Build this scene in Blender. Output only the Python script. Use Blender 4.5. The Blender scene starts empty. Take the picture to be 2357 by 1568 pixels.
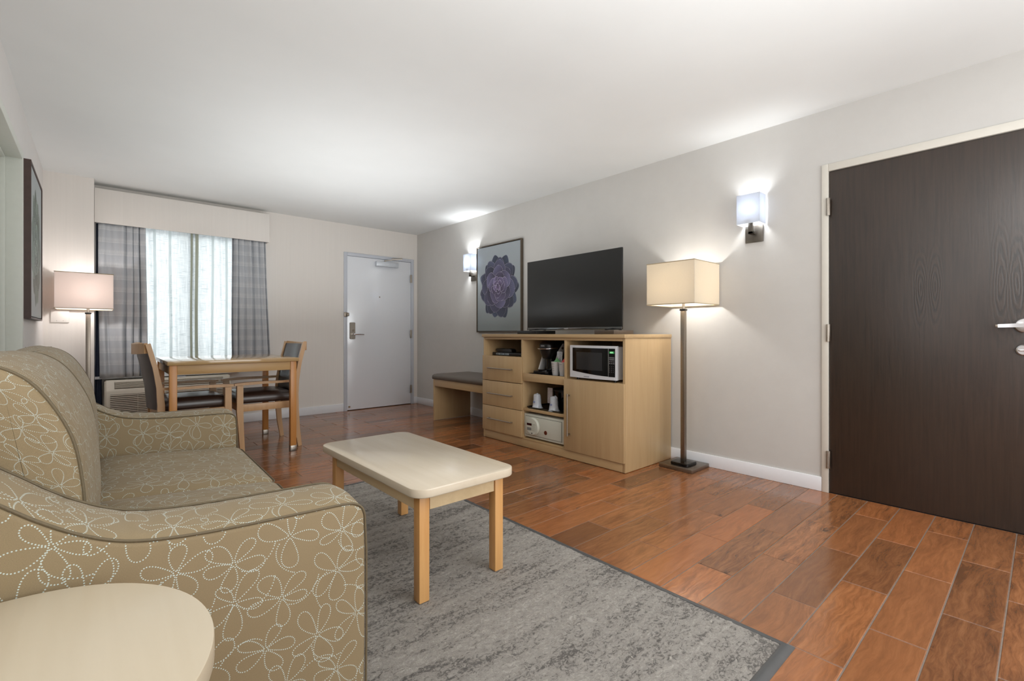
import bpy, bmesh, math, random
import numpy as np
from mathutils import Matrix, Vector
rnd = random.Random(7)
PI = math.pi
sc = bpy.context.scene
col = sc.collection

# ------------------------------------------------------------------ camera
TH = math.radians(41.4508)
cd = bpy.data.cameras.new('camera')
cam = bpy.data.objects.new('camera', cd); col.objects.link(cam)
cd.sensor_fit = 'HORIZONTAL'; cd.sensor_width = 36.0
cd.lens = 1083.0 / 2357.0 * 36.0
cd.shift_y = -16.4 / 2357.0
cd.clip_start = 0.02; cd.clip_end = 100
cam.location = (0, 0, 1.015)
cam.rotation_euler = (PI / 2, 0, -TH)
sc.camera = cam

# ------------------------------------------------------------------ world, exposure, lights
sc.view_settings.view_transform = 'Standard'
sc.view_settings.look = 'None'
sc.view_settings.exposure = 0.22
sc.view_settings.gamma = 1.0
sc.view_settings.use_curve_mapping = False
sc.cycles.use_denoising = True
sc.cycles.max_bounces = 10
sc.cycles.diffuse_bounces = 6
sc.cycles.glossy_bounces = 4
sc.cycles.transmission_bounces = 6
sc.cycles.transparent_max_bounces = 12
sc.cycles.sample_clamp_indirect = 6.0
sc.cycles.caustics_reflective = False
sc.cycles.caustics_refractive = False

world = bpy.data.worlds.new('world'); sc.world = world
world.use_nodes = True
bgn = world.node_tree.nodes['Background']
bgn.inputs[0].default_value = (0.93, 0.97, 0.96, 1)
bgn.inputs[1].default_value = 1.2

def area(name, loc, rot, sx, sy, power, color=(1, 1, 1)):
    l = bpy.data.lights.new(name, 'AREA'); l.shape = 'RECTANGLE'
    l.size = sx; l.size_y = sy; l.energy = power; l.color = color
    o = bpy.data.objects.new(name, l); col.objects.link(o)
    o.location = loc; o.rotation_euler = rot
    return o

def point(name, loc, power, color, radius=0.03):
    l = bpy.data.lights.new(name, 'POINT'); l.energy = power; l.color = color
    l.shadow_soft_size = radius
    o = bpy.data.objects.new(name, l); col.objects.link(o)
    o.location = loc
    return o

# daylight outside the window, then added rear and ceiling fills behind the photographer
area('window_daylight', (0.78, 6.6, 1.5), (-PI / 2, 0, 0), 1.6, 1.7, 26, (0.96, 0.98, 1.0))
area('rear_fill_light', (1.9, -1.52, 1.35), (PI / 2, 0, 0), 2.6, 1.9, 52, (0.97, 0.985, 1.0))  # added area fill lighting the room from the rear
area('ceiling_fill_light', (1.75, -0.75, 2.40), (0, 0, 0), 1.2, 0.8, 14, (0.98, 0.99, 1.0))  # added fill panel under the ceiling, no fixture there
# added upward fill panels standing in for a bounced flash
area('upward_fill_light', (1.0, -0.1, 1.2), (PI, 0, 0), 2.0, 2.0, 34, (0.96, 0.985, 1.0))
area('upward_fill_light', (1.7, 3.9, 1.1), (PI, 0, 0), 1.9, 2.2, 24, (0.96, 0.985, 1.0))
area('side_fill_light', (-0.325, .84, 1.40), (0, -PI / 2, 0), .8, .75, 4.5, (0.94, 0.97, 1.0))  # added unseen area light for the dark door's sheen, no window there

# ------------------------------------------------------------------ helpers
def lin(c):
    c = c / 255.0
    return c / 12.92 if c <= 0.04045 else ((c + 0.055) / 1.055) ** 2.4
def rgb(r, g, b): return (lin(r), lin(g), lin(b), 1.0)

class MB:
    """collects faces for one mesh"""
    def __init__(s): s.v = []; s.f = []; s.m = []; s.mi = 0
    def raw(s, vs, fs):
        k = len(s.v); s.v += [tuple(p) for p in vs]
        s.f += [tuple(i + k for i in f) for f in fs]; s.m += [s.mi] * len(fs); return s
    def bm(s, b):
        b.verts.ensure_lookup_table(); b.verts.index_update()
        s.raw([v.co[:] for v in b.verts], [[v.index for v in f.verts] for f in b.faces]); b.free(); return s
    def box(s, lo, hi, bev=0.0, seg=2, M=None):
        b = bmesh.new()
        bmesh.ops.create_cube(b, size=1)
        for v in b.verts:
            v.co = Vector([lo[i] + (hi[i] - lo[i]) * (v.co[i] + .5) for i in range(3)])
        if bev > 0:
            bmesh.ops.bevel(b, geom=b.edges[:], offset=bev, segments=seg, profile=0.5, affect='EDGES')
        if M is not None: b.transform(M)
        return s.bm(b)
    def cyl(s, p0, p1, r0, r1=None, n=24, cap=True):
        r1 = r0 if r1 is None else r1
        p0 = Vector(p0); p1 = Vector(p1); d = (p1 - p0)
        q = d.to_track_quat('Z', 'Y')
        vs = []
        for p, r in ((p0, r0), (p1, r1)):
            for i in range(n):
                a = 2 * PI * i / n
                vs.append(p + q @ Vector((r * math.cos(a), r * math.sin(a), 0)))
        fs = [(i, (i + 1) % n, n + (i + 1) % n, n + i) for i in range(n)]
        if cap: fs += [tuple(range(n))[::-1], tuple(range(n, 2 * n))]
        return s.raw(vs, fs)
    def lathe(s, c, prof, n=32, axis='Z', cap=True):
        vs = []; c = Vector(c)
        for r, h in prof:
            for i in range(n):
                a = 2 * PI * i / n
                if axis == 'Z': p = Vector((r * math.cos(a), r * math.sin(a), h))
                elif axis == 'X': p = Vector((h, r * math.cos(a), r * math.sin(a)))
                else: p = Vector((r * math.sin(a), h, r * math.cos(a)))
                vs.append(c + p)
        fs = []
        for k in range(len(prof) - 1):
            for i in range(n):
                fs.append((k * n + i, k * n + (i + 1) % n, (k + 1) * n + (i + 1) % n, (k + 1) * n + i))
        if cap:
            fs.append(tuple(range(n))[::-1]); fs.append(tuple(range((len(prof) - 1) * n, len(prof) * n)))
        return s.raw(vs, fs)
    def tube(s, pts, r, n=8, closed=False):
        pts = [Vector(p) for p in pts]; m = len(pts); vs = []; up = None
        for i, p in enumerate(pts):
            a = pts[(i - 1) % m] if (closed or i > 0) else p
            b = pts[(i + 1) % m] if (closed or i < m - 1) else p
            t = (b - a).normalized()
            if up is None: up = t.orthogonal().normalized()
            up = (up - t * up.dot(t)).normalized(); w = t.cross(up)
            rr = r[i] if isinstance(r, (list, tuple)) else r
            for k in range(n):
                an = 2 * PI * k / n
                vs.append(p + up * (rr * math.cos(an)) + w * (rr * math.sin(an)))
        fs = []
        for i in range(m if closed else m - 1):
            j = (i + 1) % m
            for k in range(n):
                fs.append((i * n + k, i * n + (k + 1) % n, j * n + (k + 1) % n, j * n + k))
        if not closed: fs += [tuple(range(n))[::-1], tuple(range((m - 1) * n, m * n))]
        return s.raw(vs, fs)
    def rings(s, outline, rings, plane='xz', fn=None, mode='offset'):
        """outline (a,b) ccw; rings [(t, inset)...] swept along the third axis with inset"""
        n = len(outline); o = [Vector(p) for p in outline]; nr = []
        for i in range(n):
            e1 = (o[i] - o[i - 1]).normalized(); e2 = (o[(i + 1) % n] - o[i]).normalized()
            n1 = Vector((-e1.y, e1.x)); n2 = Vector((-e2.y, e2.x)); b = n1 + n2
            b = b.normalized() if b.length > 1e-6 else n1
            nr.append(b / max(.5, b.dot(n1)))
        vs = []
        lo = Vector((min(p.x for p in o), min(p.y for p in o))); hi = Vector((max(p.x for p in o), max(p.y for p in o))); ce = (lo + hi) / 2; hf = (hi - lo) / 2
        for t, ins in rings:
            for i in range(n):
                if mode == 'scale':
                    d = o[i] - ce; p = ce + Vector((d.x * (1 - ins / hf.x), d.y * (1 - ins / hf.y)))
                else: p = o[i] + nr[i] * ins
                q = (p.x, t, p.y) if plane == 'xz' else ((p.x, p.y, t) if plane == 'xy' else (t, p.x, p.y))
                vs.append(fn(q) if fn else q)
        m = len(rings); fs = []
        for k in range(m - 1):
            for i in range(n):
                fs.append((k * n + i, k * n + (i + 1) % n, (k + 1) * n + (i + 1) % n, (k + 1) * n + i))
        fs += [tuple(range(n))[::-1], tuple(range((m - 1) * n, m * n))]
        return s.raw(vs, fs)
    def sweep(s, pts, w, h, side=(0, 1, 0)):
        """rectangular bar along pts; w along `side`, h across"""
        pts = [Vector(p) for p in pts]; m = len(pts); sd = Vector(side); vs = []
        for i, p in enumerate(pts):
            t = (pts[min(i + 1, m - 1)] - pts[max(i - 1, 0)]).normalized()
            u = t.cross(sd).normalized(); ss = sd.normalized()
            ww = w[i] if isinstance(w, (list, tuple)) else w
            hh = h[i] if isinstance(h, (list, tuple)) else h
            for a, b in ((-1, -1), (1, -1), (1, 1), (-1, 1)):
                vs.append(p + ss * (a * ww / 2) + u * (b * hh / 2))
        fs = []
        for i in range(m - 1):
            for k in range(4):
                fs.append((i * 4 + k, i * 4 + (k + 1) % 4, i * 4 + 4 + (k + 1) % 4, i * 4 + 4 + k))
        fs += [(3, 2, 1, 0), tuple(range((m - 1) * 4, m * 4))]
        return s.raw(vs, fs)
    def mesh(s, name, mat, M=None, uv=None, smooth=35, uvscale=1.0):
        me = bpy.data.meshes.new(name)
        vs = s.v
        if M is not None: vs = [M @ Vector(p) for p in vs]
        me.from_pydata([tuple(p) for p in vs], [], s.f)
        b = bmesh.new(); b.from_mesh(me); bmesh.ops.recalc_face_normals(b, faces=b.faces[:]); b.to_mesh(me); b.free()
        for k in (mat if isinstance(mat, (list, tuple)) else [mat]): me.materials.append(k)
        me.polygons.foreach_set('material_index', s.m)
        if smooth:
            me.shade_smooth()
            me.set_sharp_from_angle(angle=math.radians(smooth))
        if uv: box_uv(me, uvscale)
        me.update()
        return me

def box_uv(me, scale=1.0):
    nl = len(me.loops); vi = np.zeros(nl, np.int32); me.loops.foreach_get('vertex_index', vi)
    co = np.zeros(len(me.vertices) * 3); me.vertices.foreach_get('co', co); co = co.reshape(-1, 3)
    pn = np.zeros(len(me.polygons) * 3); me.polygons.foreach_get('normal', pn); pn = np.abs(pn.reshape(-1, 3))
    lt = np.zeros(len(me.polygons), np.int32); me.polygons.foreach_get('loop_total', lt)
    ax = np.repeat(np.argmax(pn, 1), lt); c = co[vi]
    u = np.where(ax == 0, c[:, 1], c[:, 0]); v = np.where(ax == 2, c[:, 1], c[:, 2])
    l = me.uv_layers.new(name='uv'); l.data.foreach_set('uv', (np.stack([u, v], 1) / scale).ravel())

def tag(o, label=None, cat=None, group=None, kind=None):
    if label: o['label'] = label
    if cat: o['category'] = cat
    if group: o['group'] = group
    if kind: o['kind'] = kind
    return o
WM = {}
def thing(name, label, cat, loc=(0, 0, 0), rz=0.0, group=None, kind=None):
    o = bpy.data.objects.new(name, None); col.objects.link(o)
    o.empty_display_size = 0.05
    o.location = loc; o.rotation_euler = (0, 0, rz)
    WM[o] = Matrix.Translation(loc) @ Matrix.Rotation(rz, 4, 'Z')
    return tag(o, label, cat, group, kind)
def root_of(o):
    while o.parent: o = o.parent
    return o
def part(name, mb, mat, parent=None, label=None, local=False, uv=None, smooth=35, uvscale=1.0, kind=None, cat=None, group=None, loc=None):
    M = None
    if parent is not None and not local:
        M = WM[root_of(parent)].inverted()
    if parent is None and loc is not None:
        M = Matrix.Translation(-Vector(loc))
    me = mb.mesh(name, mat, M, uv, smooth, uvscale)
    o = bpy.data.objects.new(name, me); col.objects.link(o)
    if parent is not None: o.parent = parent
    else:
        o.location = loc or (0, 0, 0); WM[o] = Matrix.Translation(loc or (0, 0, 0))
    return tag(o, label, cat, group, kind)
def copy_thing(src, loc, rz, label, group=None):
    r = src.copy(); col.objects.link(r); r.location = loc; r.rotation_euler = (0, 0, rz); r['label'] = label
    WM[r] = Matrix.Translation(loc) @ Matrix.Rotation(rz, 4, 'Z')
    if group: r['group'] = group
    def rec(a, b):
        for ch in [x for x in bpy.data.objects if x.parent == a]:
            if ch is b: continue
            c = ch.copy(); col.objects.link(c); c.parent = b; rec(ch, c)
    rec(src, r)
    return r
def rrect(x0, y0, x1, y1, r, n=6):
    p = []
    for cx, cy, a0 in ((x1 - r, y0 + r, -PI / 2), (x1 - r, y1 - r, 0), (x0 + r, y1 - r, PI / 2), (x0 + r, y0 + r, PI)):
        for i in range(n + 1):
            a = a0 + PI / 2 * i / n
            p.append((cx + r * math.cos(a), cy + r * math.sin(a)))
    return p

# ------------------------------------------------------------------ materials
class NT:
    def __init__(s, name):
        s.mat = bpy.data.materials.new(name); s.mat.use_nodes = True
        s.t = s.mat.node_tree; s.n = s.t.nodes; s.l = s.t.links
        s.b = s.n['Principled BSDF']; s.out = s.n['Material Output']
    def add(s, typ, **kw):
        n = s.n.new(typ)
        for k, v in kw.items():
            if k.startswith('i_'):
                key = k[2:]; key = int(key) if key.isdigit() else key.replace('_', ' ')
                n.inputs[key].default_value = v
            else: setattr(n, k, v)
        return n
    def link(s, a, b): s.l.new(a, b)
    def coords(s, kind='Object', scale=(1, 1, 1), rot=(0, 0, 0), rand=False):
        tc = s.add('ShaderNodeTexCoord'); mp = s.add('ShaderNodeMapping')
        mp.inputs['Scale'].default_value = scale; mp.inputs['Rotation'].default_value = rot
        src = tc.outputs[kind]
        if rand:
            oi = s.add('ShaderNodeObjectInfo'); g = s.add('ShaderNodeNewGeometry')
            ad = s.add('ShaderNodeMath', operation='ADD'); s.link(oi.outputs['Random'], ad.inputs[0]); s.link(g.outputs['Random Per Island'], ad.inputs[1])
            m = s.add('ShaderNodeMath', operation='MULTIPLY'); m.inputs[1].default_value = 57.0; s.link(ad.outputs[0], m.inputs[0])
            va = s.add('ShaderNodeVectorMath', operation='ADD'); s.link(src, va.inputs[0]); s.link(m.outputs[0], va.inputs[1]); src = va.outputs[0]
            s.rand = ad.outputs[0]
        s.link(src, mp.inputs[0]); return mp.outputs[0]
    def noise(s, vec, scale=5, detail=4, rough=.5, dist=0):
        n = s.add('ShaderNodeTexNoise'); n.inputs['Scale'].default_value = scale; n.inputs['Detail'].default_value = detail
        n.inputs['Roughness'].default_value = rough; n.inputs['Distortion'].default_value = dist
        s.link(vec, n.inputs['Vector']); return n.outputs['Fac']
    def ramp(s, fac, stops):
        r = s.add('ShaderNodeValToRGB'); e = r.color_ramp.elements
        e[0].position, e[0].color = stops[0]; e[1].position, e[1].color = stops[-1]
        for p, c in stops[1:-1]:
            q = e.new(p); q.color = c
        s.link(fac, r.inputs[0]); return r.outputs[0]
    def mix(s, f, a, b, mode='MIX'):
        m = s.add('ShaderNodeMix', data_type='RGBA', blend_type=mode)
        for val, i in ((f, 0), (a, 6), (b, 7)):
            if hasattr(val, 'links') or hasattr(val, 'is_linked'): s.link(val, m.inputs[i])
            else: m.inputs[i].default_value = val
        return m.outputs[2]
    def bump(s, h, strength=.2, dist=.01, normal=None):
        b = s.add('ShaderNodeBump'); b.inputs['Strength'].default_value = strength; b.inputs['Distance'].default_value = dist
        s.link(h, b.inputs['Height'])
        if normal is not None: s.link(normal, b.inputs['Normal'])
        s.link(b.outputs[0], s.b.inputs['Normal']); return b.outputs[0]
    def color(s, c):
        if hasattr(c, 'links') or hasattr(c, 'is_linked'): s.link(c, s.b.inputs['Base Color'])
        else: s.b.inputs['Base Color'].default_value = c
    def set(s, rough=.5, metal=0, spec=None, coat=None, sheen=None):
        s.b.inputs['Roughness'].default_value = rough; s.b.inputs['Metallic'].default_value = metal
        if spec is not None: s.b.inputs['Specular IOR Level'].default_value = spec
        if coat: s.b.inputs['Coat Weight'].default_value = coat; s.b.inputs['Coat Roughness'].default_value = .1
        if sheen: s.b.inputs['Sheen Weight'].default_value = sheen
        return s.mat

def plain(name, c, rough=.5, metal=0, spec=None, var=.04, scale=30, bump=0, coat=None):
    m = NT(name); v = m.coords(); n = m.noise(v, scale, 3)
    c2 = tuple([min(1, x * (1 + var)) for x in c[:3]] + [1]); c1 = tuple([x * (1 - var) for x in c[:3]] + [1])
    m.color(m.ramp(n, [(.3, c1), (.7, c2)]))
    if bump: m.bump(n, bump, .003)
    return m.set(rough, metal, spec, coat)

def wood(name, c0, c1, axis='Z', rough=.35, scale=1.0, spec=.5, rand=True):
    m = NT(name)
    st = {'X': (2.2, 34, 34), 'Y': (34, 2.2, 34), 'Z': (34, 34, 2.2)}[axis]
    v = m.coords('Object', tuple(a * scale for a in st), rand=rand)
    n = m.noise(v, 1.0, 6, .6, .6)
    v2 = m.coords('Object', tuple(a * scale * .22 for a in st), rand=rand)
    n2 = m.noise(v2, 1.0, 3, .5, 1.2)
    a = m.ramp(n, [(.3, c0), (.7, c1)])
    b = m.ramp(n2, [(.3, tuple([x * .93 for x in c0[:3]] + [1])), (.75, tuple([min(1, x * 1.04) for x in c1[:3]] + [1]))])
    m.color(m.mix(.45, a, b)); m.bump(n, .04, .002)
    return m.set(rough, 0, spec)

M_ceiling = plain('painted_ceiling', rgb(225, 227, 226), .9, spec=.2, var=.012, scale=3, bump=.03)
def wallmat(name, c, streak=False):
    m = NT(name); v = m.coords('Object', (60, 60, 1.2) if streak else (1, 1, 1))
    n = m.noise(v, 1.0 if streak else 9, 5, .6)
    m.color(m.ramp(n, [(.2, tuple([x * .97 for x in c[:3]] + [1])), (.8, tuple([x * 1.02 for x in c[:3]] + [1]))]))
    v2 = m.coords('Object', (1, 1, 1)); n2 = m.noise(v2, 22 if not streak else 90, 3, .5, .4)
    m.bump(n2, .12 if not streak else .05, .006)
    return m.set(.55 if not streak else .75, 0, .35)
M_wall_r = wallmat('painted_plaster', rgb(196, 194, 190))
M_wall_f = wallmat('vinyl_wallpaper', rgb(222, 217, 211), True)
M_trim = plain('white_trim_paint', rgb(222, 223, 226), .4, var=.01)
M_trim_cream = plain('cream_trim_paint', rgb(206, 202, 192), .4, var=.01)
M_trim_green = plain('pale_jamb_paint', rgb(205, 208, 200), .45, var=.015)
M_door_w = plain('white_door_paint', rgb(222, 225, 230), .24, var=.008, scale=2, spec=.9, coat=1.0)
M_nickel = plain('brushed_nickel', rgb(168, 160, 150), .38, 1.0, var=.05, scale=120)
M_plate = plain('gunmetal_plate', rgb(112, 106, 98), .4, 1.0, var=.05, scale=120)
M_nickel_d = plain('dark_nickel', rgb(146, 136, 125), .36, 1.0, var=.05, scale=120)
M_chrome = plain('polished_chrome', rgb(225, 225, 228), .15, 1.0, var=.01)
M_black = plain('black_plastic', rgb(16, 16, 18), .3, var=.05)
M_black_gl = plain('black_gloss', rgb(8, 8, 9), .08, var=.02)
M_maple = wood('maple_laminate', rgb(176, 147, 107), rgb(188, 160, 120), 'Z', .38)
M_maple_y = wood('maple_laminate_across', rgb(176, 147, 107), rgb(188, 160, 120), 'Y', .38)
M_maple_in = wood('maple_inside', rgb(166, 128, 84), rgb(180, 144, 100), 'Z', .5)
M_top_l = wood('pale_maple_top', rgb(206, 192, 170), rgb(216, 204, 184), 'Y', .17, .6)
M_top_e = wood('end_table_maple', rgb(184, 170, 146), rgb(194, 182, 160), 'Y', .3, .6)
M_edge_l = wood('pale_maple_edge', rgb(205, 180, 140), rgb(219, 196, 158), 'Y', .4)
M_leg = wood('honey_maple_leg', rgb(196, 142, 84), rgb(216, 168, 110), 'Z', .32, 1.1)
M_dtop = wood('dining_table_top', rgb(178, 146, 102), rgb(192, 162, 116), 'X', .08, .6, .7)
M_dapr = wood('dining_table_apron', rgb(186, 150, 100), rgb(200, 165, 116), 'X', .4)
M_dleg = wood('dining_leg_maple', rgb(190, 128, 66), rgb(208, 150, 86), 'Z', .35)
M_chair = wood('chair_maple', rgb(190, 150, 108), rgb(207, 169, 126), 'Z', .38)
M_vinyl = plain('brown_vinyl', rgb(58, 42, 34), .3, var=.06, scale=8, bump=.05, spec=.6)
M_vinyl_g = plain('taupe_vinyl', rgb(92, 82, 72), .42, var=.05, scale=12, bump=.05)

def floor_mat():
    m = NT('wood_look_tile')
    v = m.coords('Object', (2.2, 19, 1), rand=True)
    warp = m.noise(m.coords('Object', (4, 7, 1), rand=True), 1.0, 3, .5, .5)
    va = m.add('ShaderNodeVectorMath', operation='ADD'); m.link(v, va.inputs[0])
    sc_ = m.add('ShaderNodeVectorMath', operation='SCALE'); sc_.inputs['Scale'].default_value = 1.5
    cmb = m.add('ShaderNodeCombineXYZ'); m.link(warp, cmb.inputs[1]); m.link(cmb.outputs[0], sc_.inputs[0]); m.link(sc_.outputs[0], va.inputs[1])
    g1 = m.noise(va.outputs[0], 1.0, 8, .68, .5)
    g2 = m.noise(va.outputs[0], 3.4, 6, .7, .3)
    base = m.ramp(g1, [(.30, rgb(58, 38, 26)), (.40, rgb(104, 68, 44)), (.50, rgb(142, 92, 58)), (.66, rgb(168, 114, 74))])
    fine = m.ramp(g2, [(.36, rgb(58, 38, 26)), (.5, rgb(146, 92, 56)), (.64, rgb(186, 128, 84))])
    c = m.mix(.45, base, fine)
    wc = m.add('ShaderNodeTexWhiteNoise', noise_dimensions='1D'); w7 = m.add('ShaderNodeMath', operation='ADD'); w7.inputs[1].default_value = 7.3; m.link(m.rand, w7.inputs[0]); m.link(w7.outputs[0], wc.inputs['W'])
    cf = m.add('ShaderNodeMapRange'); cf.inputs['To Min'].default_value = .28; cf.inputs['To Max'].default_value = .88; m.link(wc.outputs['Value'], cf.inputs['Value'])
    c = m.mix(cf.outputs[0], rgb(146, 94, 60), c)
    # per tile shift: some duller and greyer, some orange
    wn = m.add('ShaderNodeTexWhiteNoise', noise_dimensions='1D'); m.link(m.rand, wn.inputs['W'])
    t1 = m.ramp(wn.outputs['Value'], [(0.0, (.56, .58, .60, 1)), (.3, (.82, .84, .83, 1)), (.65, (1.0, .98, .92, 1)), (1.0, (1.16, 1.04, .88, 1))])
    c = m.mix(1.0, c, t1, 'MULTIPLY')
    # knots
    vo = m.add('ShaderNodeTexVoronoi'); vo.inputs['Scale'].default_value = 1.0
    m.link(m.coords('Object', (2.3, 6.5, 1), rand=True), vo.inputs['Vector'])
    kn = m.ramp(vo.outputs['Distance'], [(0.03, (1, 1, 1, 1)), (.13, (0, 0, 0, 1))])
    kmask = m.noise(m.coords('Object', (30, 60, 1), rand=True), 1.0, 4, .6)
    km = m.mix(1.0, kn, m.ramp(kmask, [(.42, (0, 0, 0, 1)), (.56, (1, 1, 1, 1))]), 'MULTIPLY')
    kb = m.add('ShaderNodeRGBToBW'); m.link(km, kb.inputs[0])
    c = m.mix(kb.outputs[0], c, rgb(44, 30, 22))
    m.color(c)
    rip = m.noise(va.outputs[0], .9, 3, .5, 1.0)
    b1 = m.add('ShaderNodeBump'); b1.inputs['Strength'].default_value = .3; b1.inputs['Distance'].default_value = .004; m.link(rip, b1.inputs['Height'])
    m.bump(g2, .12, .002, b1.outputs[0])
    return m.set(.17, 0, .85)
M_tile = floor_mat()
M_grout = plain('grey_grout', rgb(128, 116, 106), .85, var=.1, scale=60)

def carpet_mat():
    m = NT('patterned_carpet')
    v0 = m.coords('Object', (1, 1, 1))
    def nz(scale, rz, det, dist, rough=.6):
        mp = m.add('ShaderNodeMapping'); mp.inputs['Scale'].default_value = scale; mp.inputs['Rotation'].default_value = (0, 0, rz); m.link(v0, mp.inputs[0])
        return m.noise(mp.outputs[0], 1.0, det, rough, dist)
    fleck = nz((44, 66, 30), .45, 8, 1.2, .78)          # torn dark flecks
    band = nz((2.2, 13, 1), .35, 3, 1.0)                 # drifting rows
    ad = m.add('ShaderNodeMath', operation='MULTIPLY_ADD'); ad.inputs[1].default_value = .45; m.link(band, ad.inputs[0]); m.link(fleck, ad.inputs[2])
    c = m.ramp(ad.outputs[0], [(.60, rgb(76, 73, 71)), (.66, rgb(100, 96, 93)), (.69, rgb(146, 141, 135)), (.82, rgb(160, 155, 148)), (.88, rgb(180, 175, 168))])
    light = nz((75, 120, 60), .9, 6, .8, .75)
    lb = m.ramp(light, [(.60, (0, 0, 0, 1)), (.68, (1, 1, 1, 1))]); bw = m.add('ShaderNodeRGBToBW'); m.link(lb, bw.inputs[0])
    c = m.mix(bw.outputs[0], c, rgb(204, 198, 188))
    pile = m.noise(v0, 420, 3, .7)
    c = m.mix(.22, c, m.ramp(pile, [(.3, rgb(90, 86, 82)), (.7, rgb(200, 194, 186))]))
    m.color(c)
    b1 = m.add('ShaderNodeBump'); b1.inputs['Strength'].default_value = .7; b1.inputs['Distance'].default_value = .004; m.link(fleck, b1.inputs['Height'])
    m.bump(pile, .7, .003, b1.outputs[0])
    return m.set(.95, 0, .1)
M_carpet = carpet_mat()
M_rubber = plain('grey_rubber_edge', rgb(74, 74, 74), .45, var=.08, scale=15, bump=.05)

def dots_image():
    """seamless print: loops of white dots making loose flowers (mask)"""
    N = 2048; img = np.zeros((N, N), np.float32); S = .52; r0 = random.Random(3)
    rad = .00118 / S * N
    k = int(rad + 3); yy, xx = np.mgrid[-k:k + 1, -k:k + 1]
    def stamp(x, y):
        px = x / S * N; py = y / S * N; ix = int(round(px)); iy = int(round(py))
        d = np.sqrt((xx - (px - ix)) ** 2 + (yy - (py - iy)) ** 2)
        m = np.clip(rad + .5 - d, 0, 1)
        rr = (iy + np.arange(-k, k + 1)) % N; cc = (ix + np.arange(-k, k + 1)) % N
        img[np.ix_(rr, cc)] = np.maximum(img[np.ix_(rr, cc)], m)
    cs = []
    G = 5
    for i in range(G):
        for j in range(G):
            cs.append(((i + .5 * (j % 2) + r0.uniform(.22, .5)) * S / G, (j + r0.uniform(.3, .6)) * S / G))
    for cx, cy in cs:
        n = r0.choice((4, 5, 5)); a0 = r0.uniform(0, 2 * PI)
        for q in range(n):
            a = a0 + q * 2 * PI / n + r0.uniform(-.18, .18)
            L = r0.uniform(.042, .068); W = L * r0.uniform(.27, .42)
            # teardrop loop from the centre out and back
            P = []
            for t in np.linspace(0, 1, 160):
                ph = t * 2 * PI
                s_ = (1 - math.cos(ph)) / 2 * L; w_ = W * math.sin(ph) * (.35 + .65 * (1 - math.cos(ph)) / 2)
                bend = .25 * (s_ / L) ** 2 * L * (.5 if q % 2 else -.4)
                u_, v_ = s_ + .004, w_ + bend
                P.append((cx + u_ * math.cos(a) - v_ * math.sin(a), cy + u_ * math.sin(a) + v_ * math.cos(a)))
            acc = 0; last = P[0]; stamp(*last)
            for p in P[1:]:
                acc += math.hypot(p[0] - last[0], p[1] - last[1]); last = p
                if acc > .0039: stamp(*p); acc = 0
        # small linking curl
        a = a0 + .6; P = [(cx + (.02 + .06 * t) * math.cos(a + 1.3 * t), cy + (.02 + .06 * t) * math.sin(a + 1.3 * t)) for t in np.linspace(0, 1, 60)]
        acc = 0; last = P[0]
        for p in P[1:]:
            acc += math.hypot(p[0] - last[0], p[1] - last[1]); last = p
            if acc > .0039: stamp(*p); acc = 0
    im = bpy.data.images.new('dot_loops', N, N); im.colorspace_settings.name = 'Non-Color'
    a = np.ones((N, N, 4), np.float32); a[..., :3] = img[..., None]
    im.pixels.foreach_set(a.ravel()); im.pack(); return im
IMG_DOTS = dots_image()
def fabric_mat(name, c, dot, amount=1.0):
    m = NT(name)
    uv = m.add('ShaderNodeTexCoord'); tx = m.add('ShaderNodeTexImage', image=IMG_DOTS); m.link(uv.outputs['UV'], tx.inputs[0])
    weave = m.noise(m.coords('Object', (1, 1, 1)), 700, 2, .6)
    soft = m.noise(m.coords('Object', (1, 1, 1)), 9, 3)
    base = m.mix(.5, m.ramp(weave, [(.3, tuple([x * .8 for x in c[:3]] + [1])), (.7, tuple([x * 1.15 for x in c[:3]] + [1]))]),
                 m.ramp(soft, [(.3, tuple([x * .93 for x in c[:3]] + [1])), (.7, tuple([x * 1.05 for x in c[:3]] + [1]))]))
    f = m.add('ShaderNodeMath', operation='MULTIPLY'); f.inputs[1].default_value = amount; m.link(tx.outputs[0], f.inputs[0])
    m.color(m.mix(f.outputs[0], base, dot))
    b1 = m.add('ShaderNodeBump'); b1.inputs['Strength'].default_value = .35; b1.inputs['Distance'].default_value = .0012; m.link(tx.outputs[0], b1.inputs['Height'])
    m.bump(weave, .12, .001, b1.outputs[0])
    return m.set(.66, 0, .3, sheen=.08)
M_sofa = fabric_mat('dotted_olive_fabric', rgb(137, 120, 91), rgb(192, 204, 198), .92)
M_welt = plain('olive_welt', rgb(98, 86, 64), .7, var=.08, scale=200)

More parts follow.
